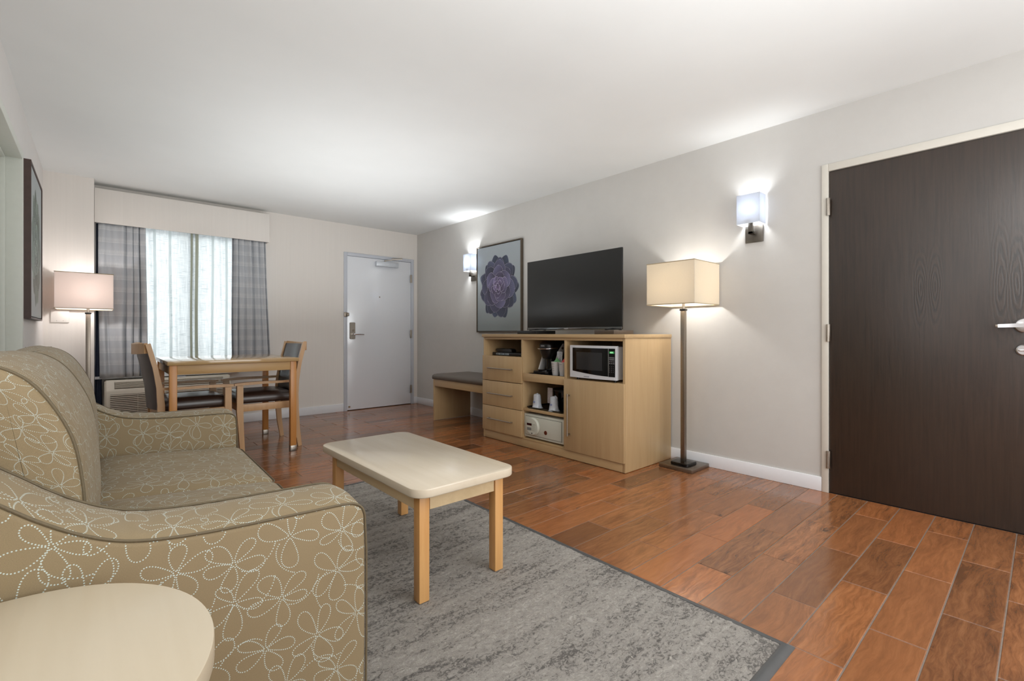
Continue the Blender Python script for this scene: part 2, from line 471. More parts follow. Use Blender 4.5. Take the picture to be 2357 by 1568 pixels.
def drape_mat():
    m = NT('grey_drape_fabric')
    uv = m.add('ShaderNodeTexCoord'); sp = m.add('ShaderNodeSeparateXYZ'); m.link(uv.outputs['UV'], sp.inputs[0])
    z = m.add('ShaderNodeMath', operation='MULTIPLY'); z.inputs[1].default_value = 1 / .118; m.link(sp.outputs[1], z.inputs[0])
    fr = m.add('ShaderNodeMath', operation='FRACT'); m.link(z.outputs[0], fr.inputs[0])
    band = m.ramp(fr.outputs[0], [(0, (.1, .1, .1, 1)), (.04, (1, 1, 1, 1)), (.08, (.35, .35, .35, 1)), (.30, (.55, .55, .55, 1)), (.45, (.1, .1, .1, 1)), (1.0, (.0, .0, .0, 1))])
    mp = m.add('ShaderNodeMapping'); mp.inputs['Scale'].default_value = (150, 14, 1); m.link(uv.outputs['UV'], mp.inputs[0])
    n = m.noise(mp.outputs[0], 1, 3, .6)
    st = m.ramp(n, [(.35, (.35, .35, .35, 1)), (.65, (1, 1, 1, 1))])
    k = m.mix(1.0, band, st, 'MULTIPLY'); bw = m.add('ShaderNodeRGBToBW'); m.link(k, bw.inputs[0])
    c = m.mix(bw.outputs[0], rgb(178, 181, 186), rgb(212, 213, 212))
    m.color(c); m.bump(n, .1, .001)
    m.set(.8, 0, .25)
    tr = m.add('ShaderNodeBsdfTranslucent'); tr.inputs[0].default_value = rgb(150, 155, 165)
    mx = m.add('ShaderNodeMixShader'); mx.inputs[0].default_value = .05
    m.link(m.b.outputs[0], mx.inputs[1]); m.link(tr.outputs[0], mx.inputs[2]); m.link(mx.outputs[0], m.out.inputs[0])
    return m.mat
M_drape = drape_mat()
def sheer_mat():
    m = NT('sheer_linen')
    uv = m.add('ShaderNodeTexCoord')
    def st(sx, sy):
        mp = m.add('ShaderNodeMapping'); mp.inputs['Scale'].default_value = (sx, sy, 1); m.link(uv.outputs['UV'], mp.inputs[0]); return m.noise(mp.outputs[0], 1, 5, .65, .2)
    h = st(7, 120); v = st(140, 5)
    a = m.add('ShaderNodeMath', operation='MINIMUM'); m.link(h, a.inputs[0]); m.link(v, a.inputs[1])
    c = m.ramp(a.outputs[0], [(.28, rgb(160, 166, 170)), (.42, rgb(206, 211, 214)), (.55, rgb(240, 243, 244))])
    m.color(m.ramp(a.outputs[0], [(.3, rgb(170, 176, 178)), (.5, rgb(222, 224, 224))]))
    m.set(.8, 0, .1)
    tr = m.add('ShaderNodeBsdfTranslucent'); m.link(c, tr.inputs[0])
    mx = m.add('ShaderNodeMixShader'); mx.inputs[0].default_value = .72
    m.link(m.b.outputs[0], mx.inputs[1]); m.link(tr.outputs[0], mx.inputs[2])
    tp = m.add('ShaderNodeBsdfTransparent'); mx2 = m.add('ShaderNodeMixShader')
    r = m.add('ShaderNodeMath', operation='MULTIPLY_ADD'); r.inputs[1].default_value = .9; r.inputs[2].default_value = -.30; r.use_clamp = True; m.link(a.outputs[0], r.inputs[0])
    m.link(r.outputs[0], mx2.inputs[0]); m.link(mx.outputs[0], mx2.inputs[1]); m.link(tp.outputs[0], mx2.inputs[2])
    m.link(mx2.outputs[0], m.out.inputs[0]); return m.mat
M_sheer = sheer_mat()
M_gap_dark = plain('navy_gap_dark', rgb(38, 46, 66), .6, var=.15, scale=12)

def shade_mat(name, c, trans, cut=.55, clear=0.0):
    m = NT(name); n = m.noise(m.coords('Object', (1, 1, 1)), 260, 2)
    m.color(m.ramp(n, [(.3, tuple([x * .95 for x in c[:3]] + [1])), (.7, c)])); m.set(.8, 0, .15)
    tr = m.add('ShaderNodeBsdfTranslucent'); tr.inputs[0].default_value = trans
    mx = m.add('ShaderNodeMixShader'); mx.inputs[0].default_value = cut
    m.link(m.b.outputs[0], mx.inputs[1]); m.link(tr.outputs[0], mx.inputs[2]); last = mx.outputs[0]
    if clear:                                            # thin frosted glass lets a little light straight through
        tp = m.add('ShaderNodeBsdfTransparent'); m2 = m.add('ShaderNodeMixShader'); m2.inputs[0].default_value = clear
        m.link(last, m2.inputs[1]); m.link(tp.outputs[0], m2.inputs[2]); last = m2.outputs[0]
    m.link(last, m.out.inputs[0])
    return m.mat
M_shade = shade_mat('ivory_lampshade', rgb(228, 219, 202), rgb(228, 218, 200), .33)
M_shade_w = shade_mat('white_lampshade', rgb(240, 234, 230), rgb(250, 238, 232), .33)
M_glass_sh = shade_mat('frosted_white_glass', rgb(222, 227, 234), rgb(160, 166, 178), .34, .05)
M_bulb = NT('lit_clear_bulb')
_e = M_bulb.add('ShaderNodeEmission'); _e.inputs[0].default_value = (1, .97, .93, 1); _e.inputs[1].default_value = 3.0
_t = M_bulb.add('ShaderNodeBsdfTransparent'); _a = M_bulb.add('ShaderNodeAddShader')
M_bulb.link(_e.outputs[0], _a.inputs[0]); M_bulb.link(_t.outputs[0], _a.inputs[1]); M_bulb.link(_a.outputs[0], M_bulb.out.inputs[0])
M_bulb = M_bulb.mat

def glass_mat():
    m = NT('window_glass'); gl = m.add('ShaderNodeBsdfGlossy'); gl.inputs['Roughness'].default_value = .02
    tp = m.add('ShaderNodeBsdfTransparent'); tp.inputs[0].default_value = (.95, .97, .97, 1)
    fr = m.add('ShaderNodeFresnel'); fr.inputs[0].default_value = 1.45
    mx = m.add('ShaderNodeMixShader'); m.link(fr.outputs[0], mx.inputs[0]); m.link(tp.outputs[0], mx.inputs[1]); m.link(gl.outputs[0], mx.inputs[2])
    m.link(mx.outputs[0], m.out.inputs[0]); return m.mat
M_glass = glass_mat()
M_dark_frame = plain('dark_window_frame', rgb(40, 46, 58), .5)

def darkdoor_mat():
    m = NT('espresso_oak')
    v = m.coords('Object', (1, 70, 3.2)); n = m.noise(v, 1, 6, .65, .3)
    # cathedral rings centred on several flitches
    tc = m.add('ShaderNodeTexCoord')
    def rings(cy, cz, sy, sz):
        mp = m.add('ShaderNodeMapping'); mp.inputs['Location'].default_value = (0, -cy * sy, -cz * sz); mp.inputs['Scale'].default_value = (0.001, sy, sz)
        m.link(tc.outputs['Object'], mp.inputs[0])
        ln = m.add('ShaderNodeVectorMath', operation='LENGTH'); m.link(mp.outputs[0], ln.inputs[0])
        nz = m.noise(m.coords('Object', (1, 9, 2)), 1.6, 6, .65)
        ad = m.add('ShaderNodeMath', operation='MULTIPLY_ADD'); ad.inputs[1].default_value = .7; m.link(nz, ad.inputs[0]); m.link(ln.outputs['Value'], ad.inputs[2])
        ml = m.add('ShaderNodeMath', operation='MULTIPLY'); ml.inputs[1].default_value = 30.0; m.link(ad.outputs[0], ml.inputs[0])
        sn = m.add('ShaderNodeMath', operation='SINE'); m.link(ml.outputs[0], sn.inputs[0])
        fade = m.ramp(ln.outputs['Value'], [(.35, (.62, .62, .62, 1)), (1.0, (0, 0, 0, 1))])
        return sn.outputs[0], fade
    h = n
    for cy, cz, sy, sz in ((-.433, .32, 22, 3.4), (-.495, .32, 22, 3.4), (-.749, .32, 20, 2.6), (-.807, .32, 20, 2.6)):
        s1, f1 = rings(cy, cz, sy, sz)
        r = m.add('ShaderNodeMath', operation='MULTIPLY_ADD'); r.inputs[1].default_value = .5; r.inputs[2].default_value = .5; m.link(s1, r.inputs[0])
        mxx = m.mix(f1, h, r.outputs[0]); h = mxx
    bw = m.add('ShaderNodeRGBToBW'); m.link(h, bw.inputs[0]); h = bw.outputs[0]
    m.color(m.ramp(h, [(.25, rgb(28, 19, 13)), (.6, rgb(48, 35, 26))]))
    m.bump(h, .3, .002)
    return m.set(.38, 0, .8)
M_ddoor = darkdoor_mat()

# ------------------------------------------------------------------ room shell
XL, XR, YF, YB, H = -0.35, 3.50, 6.05, -1.6, 2.445
def structure(name, mb, mat, **kw):
    return part(name, mb, mat, None, kind='structure', **kw)
fl = structure('floor', MB().box((XL - .5, YB - .1, -.06), (XR + .1, YF + .3, -.0025)), M_grout, smooth=0)
# tiles: 15 x 60 cm wood-look planks, half-bond, long side across the room
PIT, Y0, LEN, GAP = .1543, .0933, .603, .004
def project(x, y):
    r = x * math.cos(TH) - y * math.sin(TH); f = x * math.sin(TH) + y * math.cos(TH)
    if f < .15: return None
    u = 1178.5 + 1083 * r / f; v = 767.6 + 1083 * 1.015 / f
    return (u, v, f)
tiles = []
r0 = math.floor((YB - Y0) / PIT); r1 = math.ceil((YF - Y0) / PIT)
for r in range(r0, r1):
    ya = max(YB, Y0 + r * PIT); yb = min(YF, Y0 + (r + 1) * PIT)
    if yb - ya < .02: continue
    off = 2.903 if r % 2 == 0 else 3.200
    k = -8
    while off + k * LEN < XR:
        xa = max(XL, off + k * LEN); xb = min(XR, off + (k + 1) * LEN); k += 1
        if xb - xa < .02: continue
        x, y = (xa + xb) / 2, (ya + yb) / 2
        vis = False; area_px = 0
        for sx in (xa, x, xb):
            for sy in (ya, yb):
                p = project(sx, sy)
                if p and -20 < p[0] < 2377 and p[1] < 1590: vis = True; area_px = max(area_px, 1 / p[2] ** 3)
        if x < 1.66 and .55 < y < 3.05: vis = False            # under the carpet
        if x < .35 and y < 3.0: vis = False
        if x > 2.95 and 2.05 < y < 3.65: vis = False           # under the console
        tiles.append((area_px if vis else 0, xa, xb, ya, yb))
tiles.sort(key=lambda t: -t[0])
TM = {}
def tile_mesh(w, l):
    key = (round(w, 3), round(l, 3))
    if key not in TM:
        a, b = w / 2 - GAP / 2, l / 2 - GAP / 2; c = .0018
        vs = [(-a, -b, -.008), (a, -b, -.008), (a, b, -.008), (-a, b, -.008), (-a, -b, -c), (a, -b, -c), (a, b, -c), (-a, b, -c),
              (-a + c, -b + c, 0), (a - c, -b + c, 0), (a - c, b - c, 0), (-a + c, b - c, 0)]
        fs = [(0, 1, 5, 4), (1, 2, 6, 5), (2, 3, 7, 6), (3, 0, 4, 7), (4, 5, 9, 8), (5, 6, 10, 9), (6, 7, 11, 10), (7, 4, 8, 11), (8, 9, 10, 11)]
        me = bpy.data.meshes.new('tile'); me.from_pydata(vs, [], fs); me.materials.append(M_tile); me.update(); TM[key] = me
    return TM[key]
rest = MB()
for i, (a_, xa, xb, ya, yb) in enumerate(tiles):
    if i < 300 and a_ > 0:
        o = bpy.data.objects.new('tile', tile_mesh(xb - xa, yb - ya)); col.objects.link(o)
        o.location = ((xa + xb) / 2, (ya + yb) / 2, rnd.uniform(-.0004, .0002)); o.parent = fl
    else:
        me = tile_mesh(xb - xa, yb - ya); cx, cy = (xa + xb) / 2, (ya + yb) / 2
        rest.raw([(v.co.x + cx, v.co.y + cy, v.co.z) for v in me.vertices], [tuple(p.vertices) for p in me.polygons])
part('tiles', rest, M_tile, fl, kind='stuff', smooth=0)

structure('ceiling', MB().box((XL - .5, YB - .1, H), (XR + .1, YF + .3, H + .08)), M_ceiling, smooth=0)
# right wall with the dark door's opening (y -0.04 .. 0.905)
DY0, DY1, DZ = -.005, .911, 2.047
wr = MB().box((XR, DY1 + .002, 0), (XR + .12, YF + .15, H)).box((XR, YB, 0), (XR + .12, DY0 - .002, H)).box((XR, DY0 - .002, DZ + .003), (XR + .12, DY1 + .002, H))
structure('wall_right', wr, M_wall_r, smooth=0)
structure('wall_right_backing', MB().box((XR + .12, -.2, 0), (XR + .14, 1.1, H)), M_wall_r, smooth=0)
# far wall with window opening and white door
WX0, WX1, WZ0, WZ1 = .10, 1.42, .62, 2.10
wf = (MB().box((-.016, YF, 0), (WX0, YF + .14, H)).box((WX0, YF, 0), (WX1, YF + .14, WZ0)).box((WX0, YF, WZ1), (WX1, YF + .14, H))
      .box((WX1, YF, 0), (2.458, YF + .14, H)).box((3.397, YF, 0), (XR, YF + .14, H)).box((2.458, YF, 2.037), (3.397, YF + .14, H)).box((2.44, YF + .10, 0), (3.41, YF + .14, 2.05)))
structure('wall_far', wf, M_wall_f, smooth=0)
structure('wall_far_pier', MB().box((XL, 5.81, 0), (-.016, YF + .14, H)), M_wall_f, smooth=0)
wl = (MB().box((XL - .15, 4.18, 0), (XL, YF + .14, H)).box((XL - .15, YB, 0), (XL, 3.18, H)).box((XL - .15, 3.18, 2.13), (XL, 4.18, H)))
structure('wall_left', wl, wallmat('left_wall_paint', rgb(214, 211, 208)), smooth=0)
# rear wall; its wide window is added to go with the rear fill
wb = (MB().box((XL, YB - .12, 0), (.55, YB, H)).box((3.25, YB - .12, 0), (XR, YB, H)).box((.55, YB - .12, 2.32), (3.25, YB, H)).box((.55, YB - .12, 0), (3.25, YB, .38)))
structure('wall_rear', wb, M_wall_f, smooth=0)
g = structure('added_rear_window', MB().box((.55, YB - .10, .38), (.61, YB - .04, 2.32)).box((3.19, YB - .10, .38), (3.25, YB - .04, 2.32)).box((.61, YB - .10, 2.26), (3.19, YB - .04, 2.32)).box((.61, YB - .10, .38), (3.19, YB - .04, .44)).box((1.87, YB - .10, .44), (1.93, YB - .04, 2.26)), M_trim, smooth=0)
part('pane', MB().box((.61, YB - .075, .44), (1.87, YB - .07, 2.26)).box((1.93, YB - .075, .44), (3.19, YB - .07, 2.26)), M_glass, g, smooth=0)
structure('baseboard_far', MB().box((-.016, YF - .012, 0), (2.413, YF, .098), .003).box((3.437, YF - .012, 0), (XR - .012, YF, .098), .003), M_trim)
structure('baseboard_right', MB().box((XR - .012, .949, 0), (XR, YF, .092), .003), M_trim)
structure('baseboard_left', MB().box((XL, YB, 0), (XL + .012, 3.13, .092), .003).box((XL, 4.24, 0), (XL + .012, 5.81, .092), .003).box((XL + .012, 5.798, 0), (-.016, 5.81, .092), .003), M_trim)

# window in far wall
wn = structure('window_1', MB().box((WX0, YF + .05, WZ0), (WX0 + .04, YF + .10, WZ1)).box((WX1 - .04, YF + .05, WZ0), (WX1, YF + .10, WZ1))
               .box((WX0 + .04, YF + .05, WZ0), (WX1 - .04, YF + .10, WZ0 + .04)).box((WX0 + .04, YF + .05, WZ1 - .04), (WX1 - .04, YF + .10, WZ1))
               .box((.74, YF + .05, WZ0 + .04), (.78, YF + .10, WZ1 - .04)), M_dark_frame, smooth=0)
part('pane', MB().box((WX0 + .04, YF + .07, WZ0 + .04), (.74, YF + .075, WZ1 - .04)), M_glass, wn, smooth=0)
part('pane', MB().box((.78, YF + .07, WZ0 + .04), (WX1 - .04, YF + .075, WZ1 - .04)), M_glass, wn, smooth=0)
part('window_sill', MB().box((-.014, YF - .07, .575), (1.20, YF + .05, .60), .004), M_trim, wn)

# valance
vl = thing('valance', 'long beige boxed valance hiding the curtain track above the window', 'valance', (.75, 5.98, 2.06))
part('fascia', MB().box((-.014, 5.905, 2.062), (1.492, 5.921, 2.385), .002), M_wall_f, vl)
part('end_panel', MB().box((1.476, 5.921, 2.062), (1.492, 6.048, 2.385), .002), M_wall_f, vl)
part('top_board', MB().box((-.014, 5.921, 2.369), (1.476, 6.048, 2.385), .001), M_wall_f, vl)
tk = MB().box((.0, 6.022, 2.075), (1.47, 6.040, 2.095), .002)
part('curtain_track', tk, M_trim, vl)

# white entry door
d1 = structure('door_1', MB().box((2.462, YF - .004, .008), (3.393, YF + .04, 2.033), .002), M_door_w, loc=(2.46, YF, 0))
WM[d1] = Matrix.Translation((2.46, YF, 0))
part('door_frame', MB().box((2.415, YF - .014, 0), (2.459, YF + .05, 2.079), .002).box((3.396, YF - .014, 0), (3.437, YF + .05, 2.079), .002).box((2.459, YF - .014, 2.036), (3.396, YF + .05, 2.079), .002),
     plain('door_frame_paint', rgb(190, 194, 202), .35, var=.01), d1)
for z in (1.80, 1.006, .218):
    part('hinge', MB().box((3.378, YF - .018, z - .057), (3.408, YF - .012, z + .057), .001).cyl((3.395, YF - .02, z - .057), (3.395, YF - .02, z + .057), .006, n=12), M_nickel, d1)
lk = part('lock_plate', MB().rings(rrect(2.492, .94, 2.566, 1.16, .012, 4), [(YF - .004, 0), (YF - .016, 0), (YF - .02, .004)], 'xz'), M_nickel, d1, label='brushed nickel lock escutcheon')
part('lever_handle', MB().cyl((2.53, YF - .02, 1.003), (2.53, YF - .065, 1.003), .013, n=16).tube([(2.53, YF - .06, 1.003), (2.56, YF - .066, 1.005), (2.60, YF - .066, 1.005), (2.665, YF - .06, 1.001)], [.013, .012, .011, .009], 12), M_chrome, lk)
part('thumb_turn', MB().cyl((2.535, YF - .02, 1.055), (2.535, YF - .034, 1.055), .012, n=16).box((2.532, YF - .046, 1.04), (2.538, YF - .034, 1.07), .002), M_nickel_d, lk)
for x in (2.502, 2.556):
    part('screw', MB().cyl((x, YF - .02, 1.145), (x, YF - .0225, 1.145), .004, n=10), M_nickel_d, lk)
part('screw', MB().cyl((2.529, YF - .02, .952), (2.529, YF - .0225, .952), .004, n=10), M_nickel_d, lk)
part('peephole', MB().lathe((2.914, YF - .004, 1.513), [(.009, 0), (.009, -.004), (.005, -.006)], 16, 'Y'), M_nickel_d, d1)
part('latch_guard', MB().box((2.412, YF - .034, 1.232), (2.452, YF - .014, 1.292), .003).box((2.452, YF - .04, 1.24), (2.474, YF - .01, 1.284), .003), M_nickel_d, d1)
part('door_stop', MB().lathe((2.487, YF - .004, .05), [(.012, 0), (.012, -.01), (.009, -.02), (.004, -.022)], 16, 'Y'), plain('brass_stop', rgb(150, 124, 92), .4, .8), d1)
cl = part('door_closer', MB().box((2.845, YF - .062, 1.932), (3.172, YF - .004, 1.997), .006), plain('silver_paint', rgb(205, 210, 216), .35, .3), d1)
part('closer_arm', MB().sweep([(2.98, YF - .04, 2.014), (3.08, YF - .10, 2.03), (3.19, YF - .13, 2.045)], .010, .024, (0, 0, 1)).sweep([(3.19, YF - .13, 2.055), (3.12, YF - .03, 2.058), (3.09, YF - .016, 2.060)], .010, .022, (0, 0, 1)).cyl((2.98, YF - .04, 1.997), (2.98, YF - .04, 2.022), .010, n=12), M_nickel, cl)

# dark door
M_frame2 = M_trim_cream
d2 = structure('door_2', MB().box((XR - .002, DY0, .006), (XR + .042, DY1 - .003, 2.043), .0015), M_ddoor, loc=(XR, .9, .95))
WM[d2] = Matrix.Translation((XR, .9, .95))
part('door_frame', MB().box((XR - .012, DY1, 0), (XR + .05, .948, 2.093), .002).box((XR - .012, DY0 - .04, 0), (XR + .05, DY0 - .002, 2.093), .002).box((XR - .012, DY0 - .002, DZ), (XR + .05, DY1, 2.093), .002), M_frame2, d2)
part('threshold_gap', MB().box((XR + .004, DY0, .0), (XR + .04, DY1, .006)), M_black, d2, label='black gap under the door')
for z in (1.82, 1.018, .212):
    part('hinge', MB().box((XR - .017, .901, z - .055), (XR - .012, .922, z + .055), .0008).cyl((XR - .02, .912, z - .055), (XR - .02, .912, z + .055), .0065, n=12), M_nickel, d2)
rs = part('rose', MB().lathe((XR - .002, .066, 1.055), [(.038, 0), (.038, -.005), (.033, -.011), (.016, -.014)], 32, 'X'), plain('satin_steel', rgb(205, 203, 204), .22, 1.0), d2)
part('lever_handle', MB().cyl((XR - .012, .066, 1.055), (XR - .062, .066, 1.055), .011, n=16).sweep([(XR - .058, .052, 1.055), (XR - .06, .10, 1.055), (XR - .058, .158, 1.053)], [.016, .014, .013], [.02, .019, .016], (1, 0, 0)), M_chrome, rs)
part('lever_tip', MB().box((XR - .064, .158, 1.046), (XR - .052, .168, 1.060), .001), M_nickel_d, rs, label='dark end of the lever')
part('thumb_turn', MB().lathe((XR - .002, .070, .93), [(.027, 0), (.027, -.006), (.022, -.011)], 28, 'X').box((XR - .03, .05, .925), (XR - .012, .09, .934), .003), M_chrome, d2)

# opening in the left wall (pale jamb, closed leaf set back)
d3 = structure('door_3', MB().box((XL - .13, 3.23, .006), (XL - .10, 4.13, 2.08), .002), M_trim_green, loc=(XL, 3.7, 0))
WM[d3] = Matrix.Translation((XL, 3.7, 0))
part('door_frame', MB().box((XL - .10, 4.13, 0), (XL + .012, 4.185, 2.13), .003).box((XL - .10, 3.175, 0), (XL + .012, 3.23, 2.13), .003).box((XL - .10, 3.23, 2.08), (XL + .012, 4.13, 2.13), .003), M_trim_green, d3)
part('stop_moulding', MB().box((XL - .095, 4.118, 0), (XL - .06, 4.13, 2.08), .002).box((XL - .095, 3.23, 2.068), (XL - .06, 4.118, 2.08), .002), M_trim_green, d3)

# blank cover plate on pier
t = thing('cover_plate', 'square blank wall plate painted like the wall below the far lampshade', 'wall plate', (-.243, 5.81, 1.17))
part('plate', MB().box((-.303, 5.80, 1.112), (-.184, 5.809, 1.228), .002), M_wall_f, t)
for x in (-.265, -.222): part('screw', MB().cyl((x, 5.80, 1.128), (x, 5.7985, 1.128), .003, n=8), M_nickel, t)

# ------------------------------------------------------------------ sofa
PV = (.475, 1.065)
sofa = thing('loveseat', 'olive-tan two-seat sofa with looping white dot print and scooped arms', 'sofa', (PV[0], PV[1], 0), math.radians(-1.65))
ARM = [(-.81, .925), (-.77, .92), (-.735, .905), (-.705, .88), (-.68, .848), (-.65, .805), (-.62, .770), (-.587, .742), (-.547, .708), (-.5, .675), (-.45, .650), (-.40, .637), (-.33, .629), (-.25, .625), (-.13, .622), (-.05, .620), (-.022, .615), (-.005, .603), (.002, .585)]
def smooth_line(p, k):
    out = []; q = [p[0]] + list(p) + [p[-1]]
    for i in range(1, len(q) - 2):
        a, b, c, d = q[i - 1], q[i], q[i + 1], q[i + 2]
        for j in range(k):
            t = j / k
            out.append(tuple(.5 * ((2 * b[m]) + (-a[m] + c[m]) * t + (2 * a[m] - 5 * b[m] + 4 * c[m] - d[m]) * t * t + (-a[m] + 3 * b[m] - 3 * c[m] + d[m]) * t ** 3) for m in (0, 1)))
    return out + [p[-1]]
def densify(p, k):
    out = []
    for a, b in zip(p[:-1], p[1:]):
        for i in range(k): out.append((a[0] + (b[0] - a[0]) * i / k, a[1] + (b[1] - a[1]) * i / k))
    return out + [p[-1]]
armo = smooth_line(ARM, 4) + [(.004, .5), (.004, .3), (.0, .07), (-.02, .06), (-.79, .06), (-.81, .08)]
armo = armo[::-1]
def pucker(q, y0, y1):
    x, y, z = q
    if z > .56:
        c = math.sin(PI * min(1, max(0, (y - y0) / (y1 - y0))))
        z += .012 * c
        if -.56 < x < -.22: z -= .006 * c * (math.sin(x * 75) ** 8)
    return (x, y, z)
for y0, y1 in ((0, .20), (1.60, 1.80)):
    a = MB().rings(armo, [(y0, .010), (y0 + .002, .004), (y0 + .008, 0), (y0 + .04, 0), (y0 + .08, -.0), (y1 - .08, 0), (y1 - .04, 0), (y1 - .012, .001), (y1 - .004, .007), (y1, .018)], 'xz', lambda q: pucker(q, y0, y1))
    ao = part('arm', a, M_sofa, sofa, local=True, uv=True, uvscale=.52, smooth=50)
    for yy in ((y0 + .003, y1 - .004)):
        wp = [(p[0], yy, p[1] + .001) for p in smooth_line(ARM, 4)] + [(.006, yy, .5), (.006, yy, .3), (.003, yy, .08)]
        part('piping', MB().tube(wp, .0028, 8), M_welt, ao, local=True)
part('back_frame', MB().box((-.82, .19, .06), (-.70, 1.61, .90), .03, 3), M_sofa, sofa, local=True, uv=True, uvscale=.52)
part('base', MB().box((-.80, .195, .07), (-.02, 1.605, .31), .015, 2), M_sofa, sofa, local=True, uv=True, uvscale=.52)
for x in (-.76, -.05):
    for y in (.06, 1.74):
        part('foot', MB().box((x - .03, y - .03, .0125), (x + .03, y + .03, .062), .004), M_black, sofa, local=True)
for i, (y0, y1) in enumerate(((.205, .900), (.906, 1.598))):
    def seatfn(q, y0=y0, y1=y1):
        x, y, z = q
        if z > .40: z += .07 * max(0, -x) * min(1, (z - .40) / .06)
        return (x, y, z)
    ol = rrect(-.53, y0, .018, y1, .035, 6)
    s_ = MB().rings(ol, [(.305, .02), (.312, .006), (.33, 0), (.425, 0), (.440, .003), (.450, .012), (.457, .03), (.464, .07), (.469, .12), (.472, .18), (.473, .24)], 'xy', seatfn, 'scale')
    so = part('seat_cushion', s_, M_sofa, sofa, local=True, uv=True, uvscale=.52, smooth=60)
    for zz in (.438, .318):
        part('piping', MB().tube([seatfn((p[0], p[1], zz)) for p in rrect(-.532, y0 - .002, .021, y1 + .002, .036, 8)], .003, 8, True), M_welt, so, local=True)
    BK = [(-.51, .45), (-.50, .52), (-.497, .60), (-.500, .672), (-.503, .712), (-.511, .7735), (-.524, .822), (-.547, .873), (-.571, .912), (-.597, .938), (-.63, .955), (-.67, .958), (-.70, .945), (-.71, .90), (-.705, .6), (-.70, .45)]
    sh = 0 if i == 0 else -.022
    BKd = [(a_ + sh * (1 if a_ > -.65 else 0), b_) for a_, b_ in smooth_line(BK + [BK[0]], 3)[:-1]]
    w = y1 - y0
    c = MB().rings(BKd, [(y0 + .0, .035), (y0 + .002, .012), (y0 + .008, .003), (y0 + .02, -.001), (y0 + .10, -.007), (y0 + .22, -.012), (y0 + w / 2, -.014), (y1 - .22, -.012), (y1 - .10, -.007), (y1 - .02, -.001), (y1 - .008, .003), (y1 - .002, .012), (y1, .035)], 'xz')
    co = part('back_cushion', c, M_sofa, sofa, local=True, uv=True, uvscale=.34, smooth=60)
    # the print runs tighter and slanted on the boxed ends of the back cushions
    me_ = co.data; ul = me_.uv_layers['uv'].data
    for pg in me_.polygons:
        if abs(pg.normal.y) > .6:
            for li in pg.loop_indices:
                c_ = me_.vertices[me_.loops[li].vertex_index].co
                ul[li].uv = ((c_.x - c_.z) * .707 / .40, (c_.x + c_.z) * .707 * 2.1 / .40)
    for yy in (y0 + .012, y1 - .012):
        part('piping', MB().tube([(p[0], yy, p[1]) for p in [(a_, b_) for a_, b_ in BKd][:36]], .0032, 8), M_welt, co, local=True)

# ------------------------------------------------------------------ round end table
et = thing('end_table', 'round pale maple end table in front of the sofa arm, nearest the camera', 'table', (-.105, .81, 0))
el = [(-.105 + .232 * math.cos(a), .81 + .257 * math.sin(a)) for a in np.linspace(0, 2 * PI, 96, endpoint=False)]
b = MB().rings(el, [(.565, .004), (.567, .001), (.570, 0), (.597, 0), (.5995, .001), (.600, .003)], 'xy')
part('tabletop', b, M_top_e, et)
part('column', MB().cyl((-.105, .81, .03), (-.105, .81, .566), .035, n=32), M_leg, et)
part('foot_plate', MB().lathe((-.105, .81, 0), [(.17, .0125), (.17, .022), (.16, .031)], 48), M_leg, et)

# ------------------------------------------------------------------ carpet
cx0, cx1, cy0, cy1 = XL + .013, 1.655, .565, 3.04
rug = thing('carpet', 'grey mottled carpet area with dark rubber edging under the coffee table', 'carpet', (.65, 1.8, 0))
n1, n2 = 300, 360
xs = np.linspace(cx0, cx1 + .012, n1); ys = np.linspace(cy0 - .012, cy1 + .012, n2)
nr = np.random.RandomState(5)
X_, Y_ = np.meshgrid(xs, ys, indexing='ij')
hz = nr.rand(n1, n2) * .0018
big = nr.rand(n1 // 3 + 2, n2 // 3 + 2)
hz += np.kron(big, np.ones((3, 3)))[:n1, :n2] * .0018
Z_ = .0085 + hz
X_[1:-1, 1:-1] += (nr.rand(n1 - 2, n2 - 2) - .5) * .004; Y_[1:-1, 1:-1] += (nr.rand(n1 - 2, n2 - 2) - .5) * .004
Z_[0, :] = Z_[-1, :] = .001; Z_[:, 0] = Z_[:, -1] = .001
vs = np.stack([X_, Y_, Z_], -1).reshape(-1, 3)
ii = (np.arange(n1 - 1)[:, None] * n2 + np.arange(n2 - 1)[None, :]).ravel()
fc = np.stack([ii, ii + n2, ii + n2 + 1, ii + 1], 1)
me = bpy.data.meshes.new('pile'); me.from_pydata((vs - np.array([.65, 1.8, 0])).tolist(), [], fc.tolist()); me.materials.append(M_carpet); me.shade_smooth(); me.update()
po = bpy.data.objects.new('pile', me); col.objects.link(po); po.parent = rug; po['kind'] = 'stuff'
def edge(pts, side):
    m_ = MB(); prof = [(-.001, .0), (0, .011), (.008, .014), (.016, .0125), (.031, .004), (.033, 0)]
    vs = []
    for (x, y), (dx, dy) in pts:
        for d, h in prof: vs.append((x + dx * d, y + dy * d, h))
    k = len(prof); fs = [(i, i + 1, k + i + 1, k + i) for i in range(k - 1)] + [tuple(range(k)), tuple(range(k, 2 * k))[::-1], (0, k, 2 * k - 1, k - 1)]
    return m_.raw(vs, fs)
part('edge_strip', edge([((cx1, cy0), (1, -1)), ((cx1, cy1), (1, 1))], 0), M_rubber, rug, smooth=60)
part('edge_strip', edge([((cx0, cy0), (0, -1)), ((cx1, cy0), (1, -1))], 0), M_rubber, rug, smooth=60)
part('edge_strip', edge([((cx1, cy1), (1, 1)), ((cx0, cy1), (0, 1))], 0), M_rubber, rug, smooth=60)

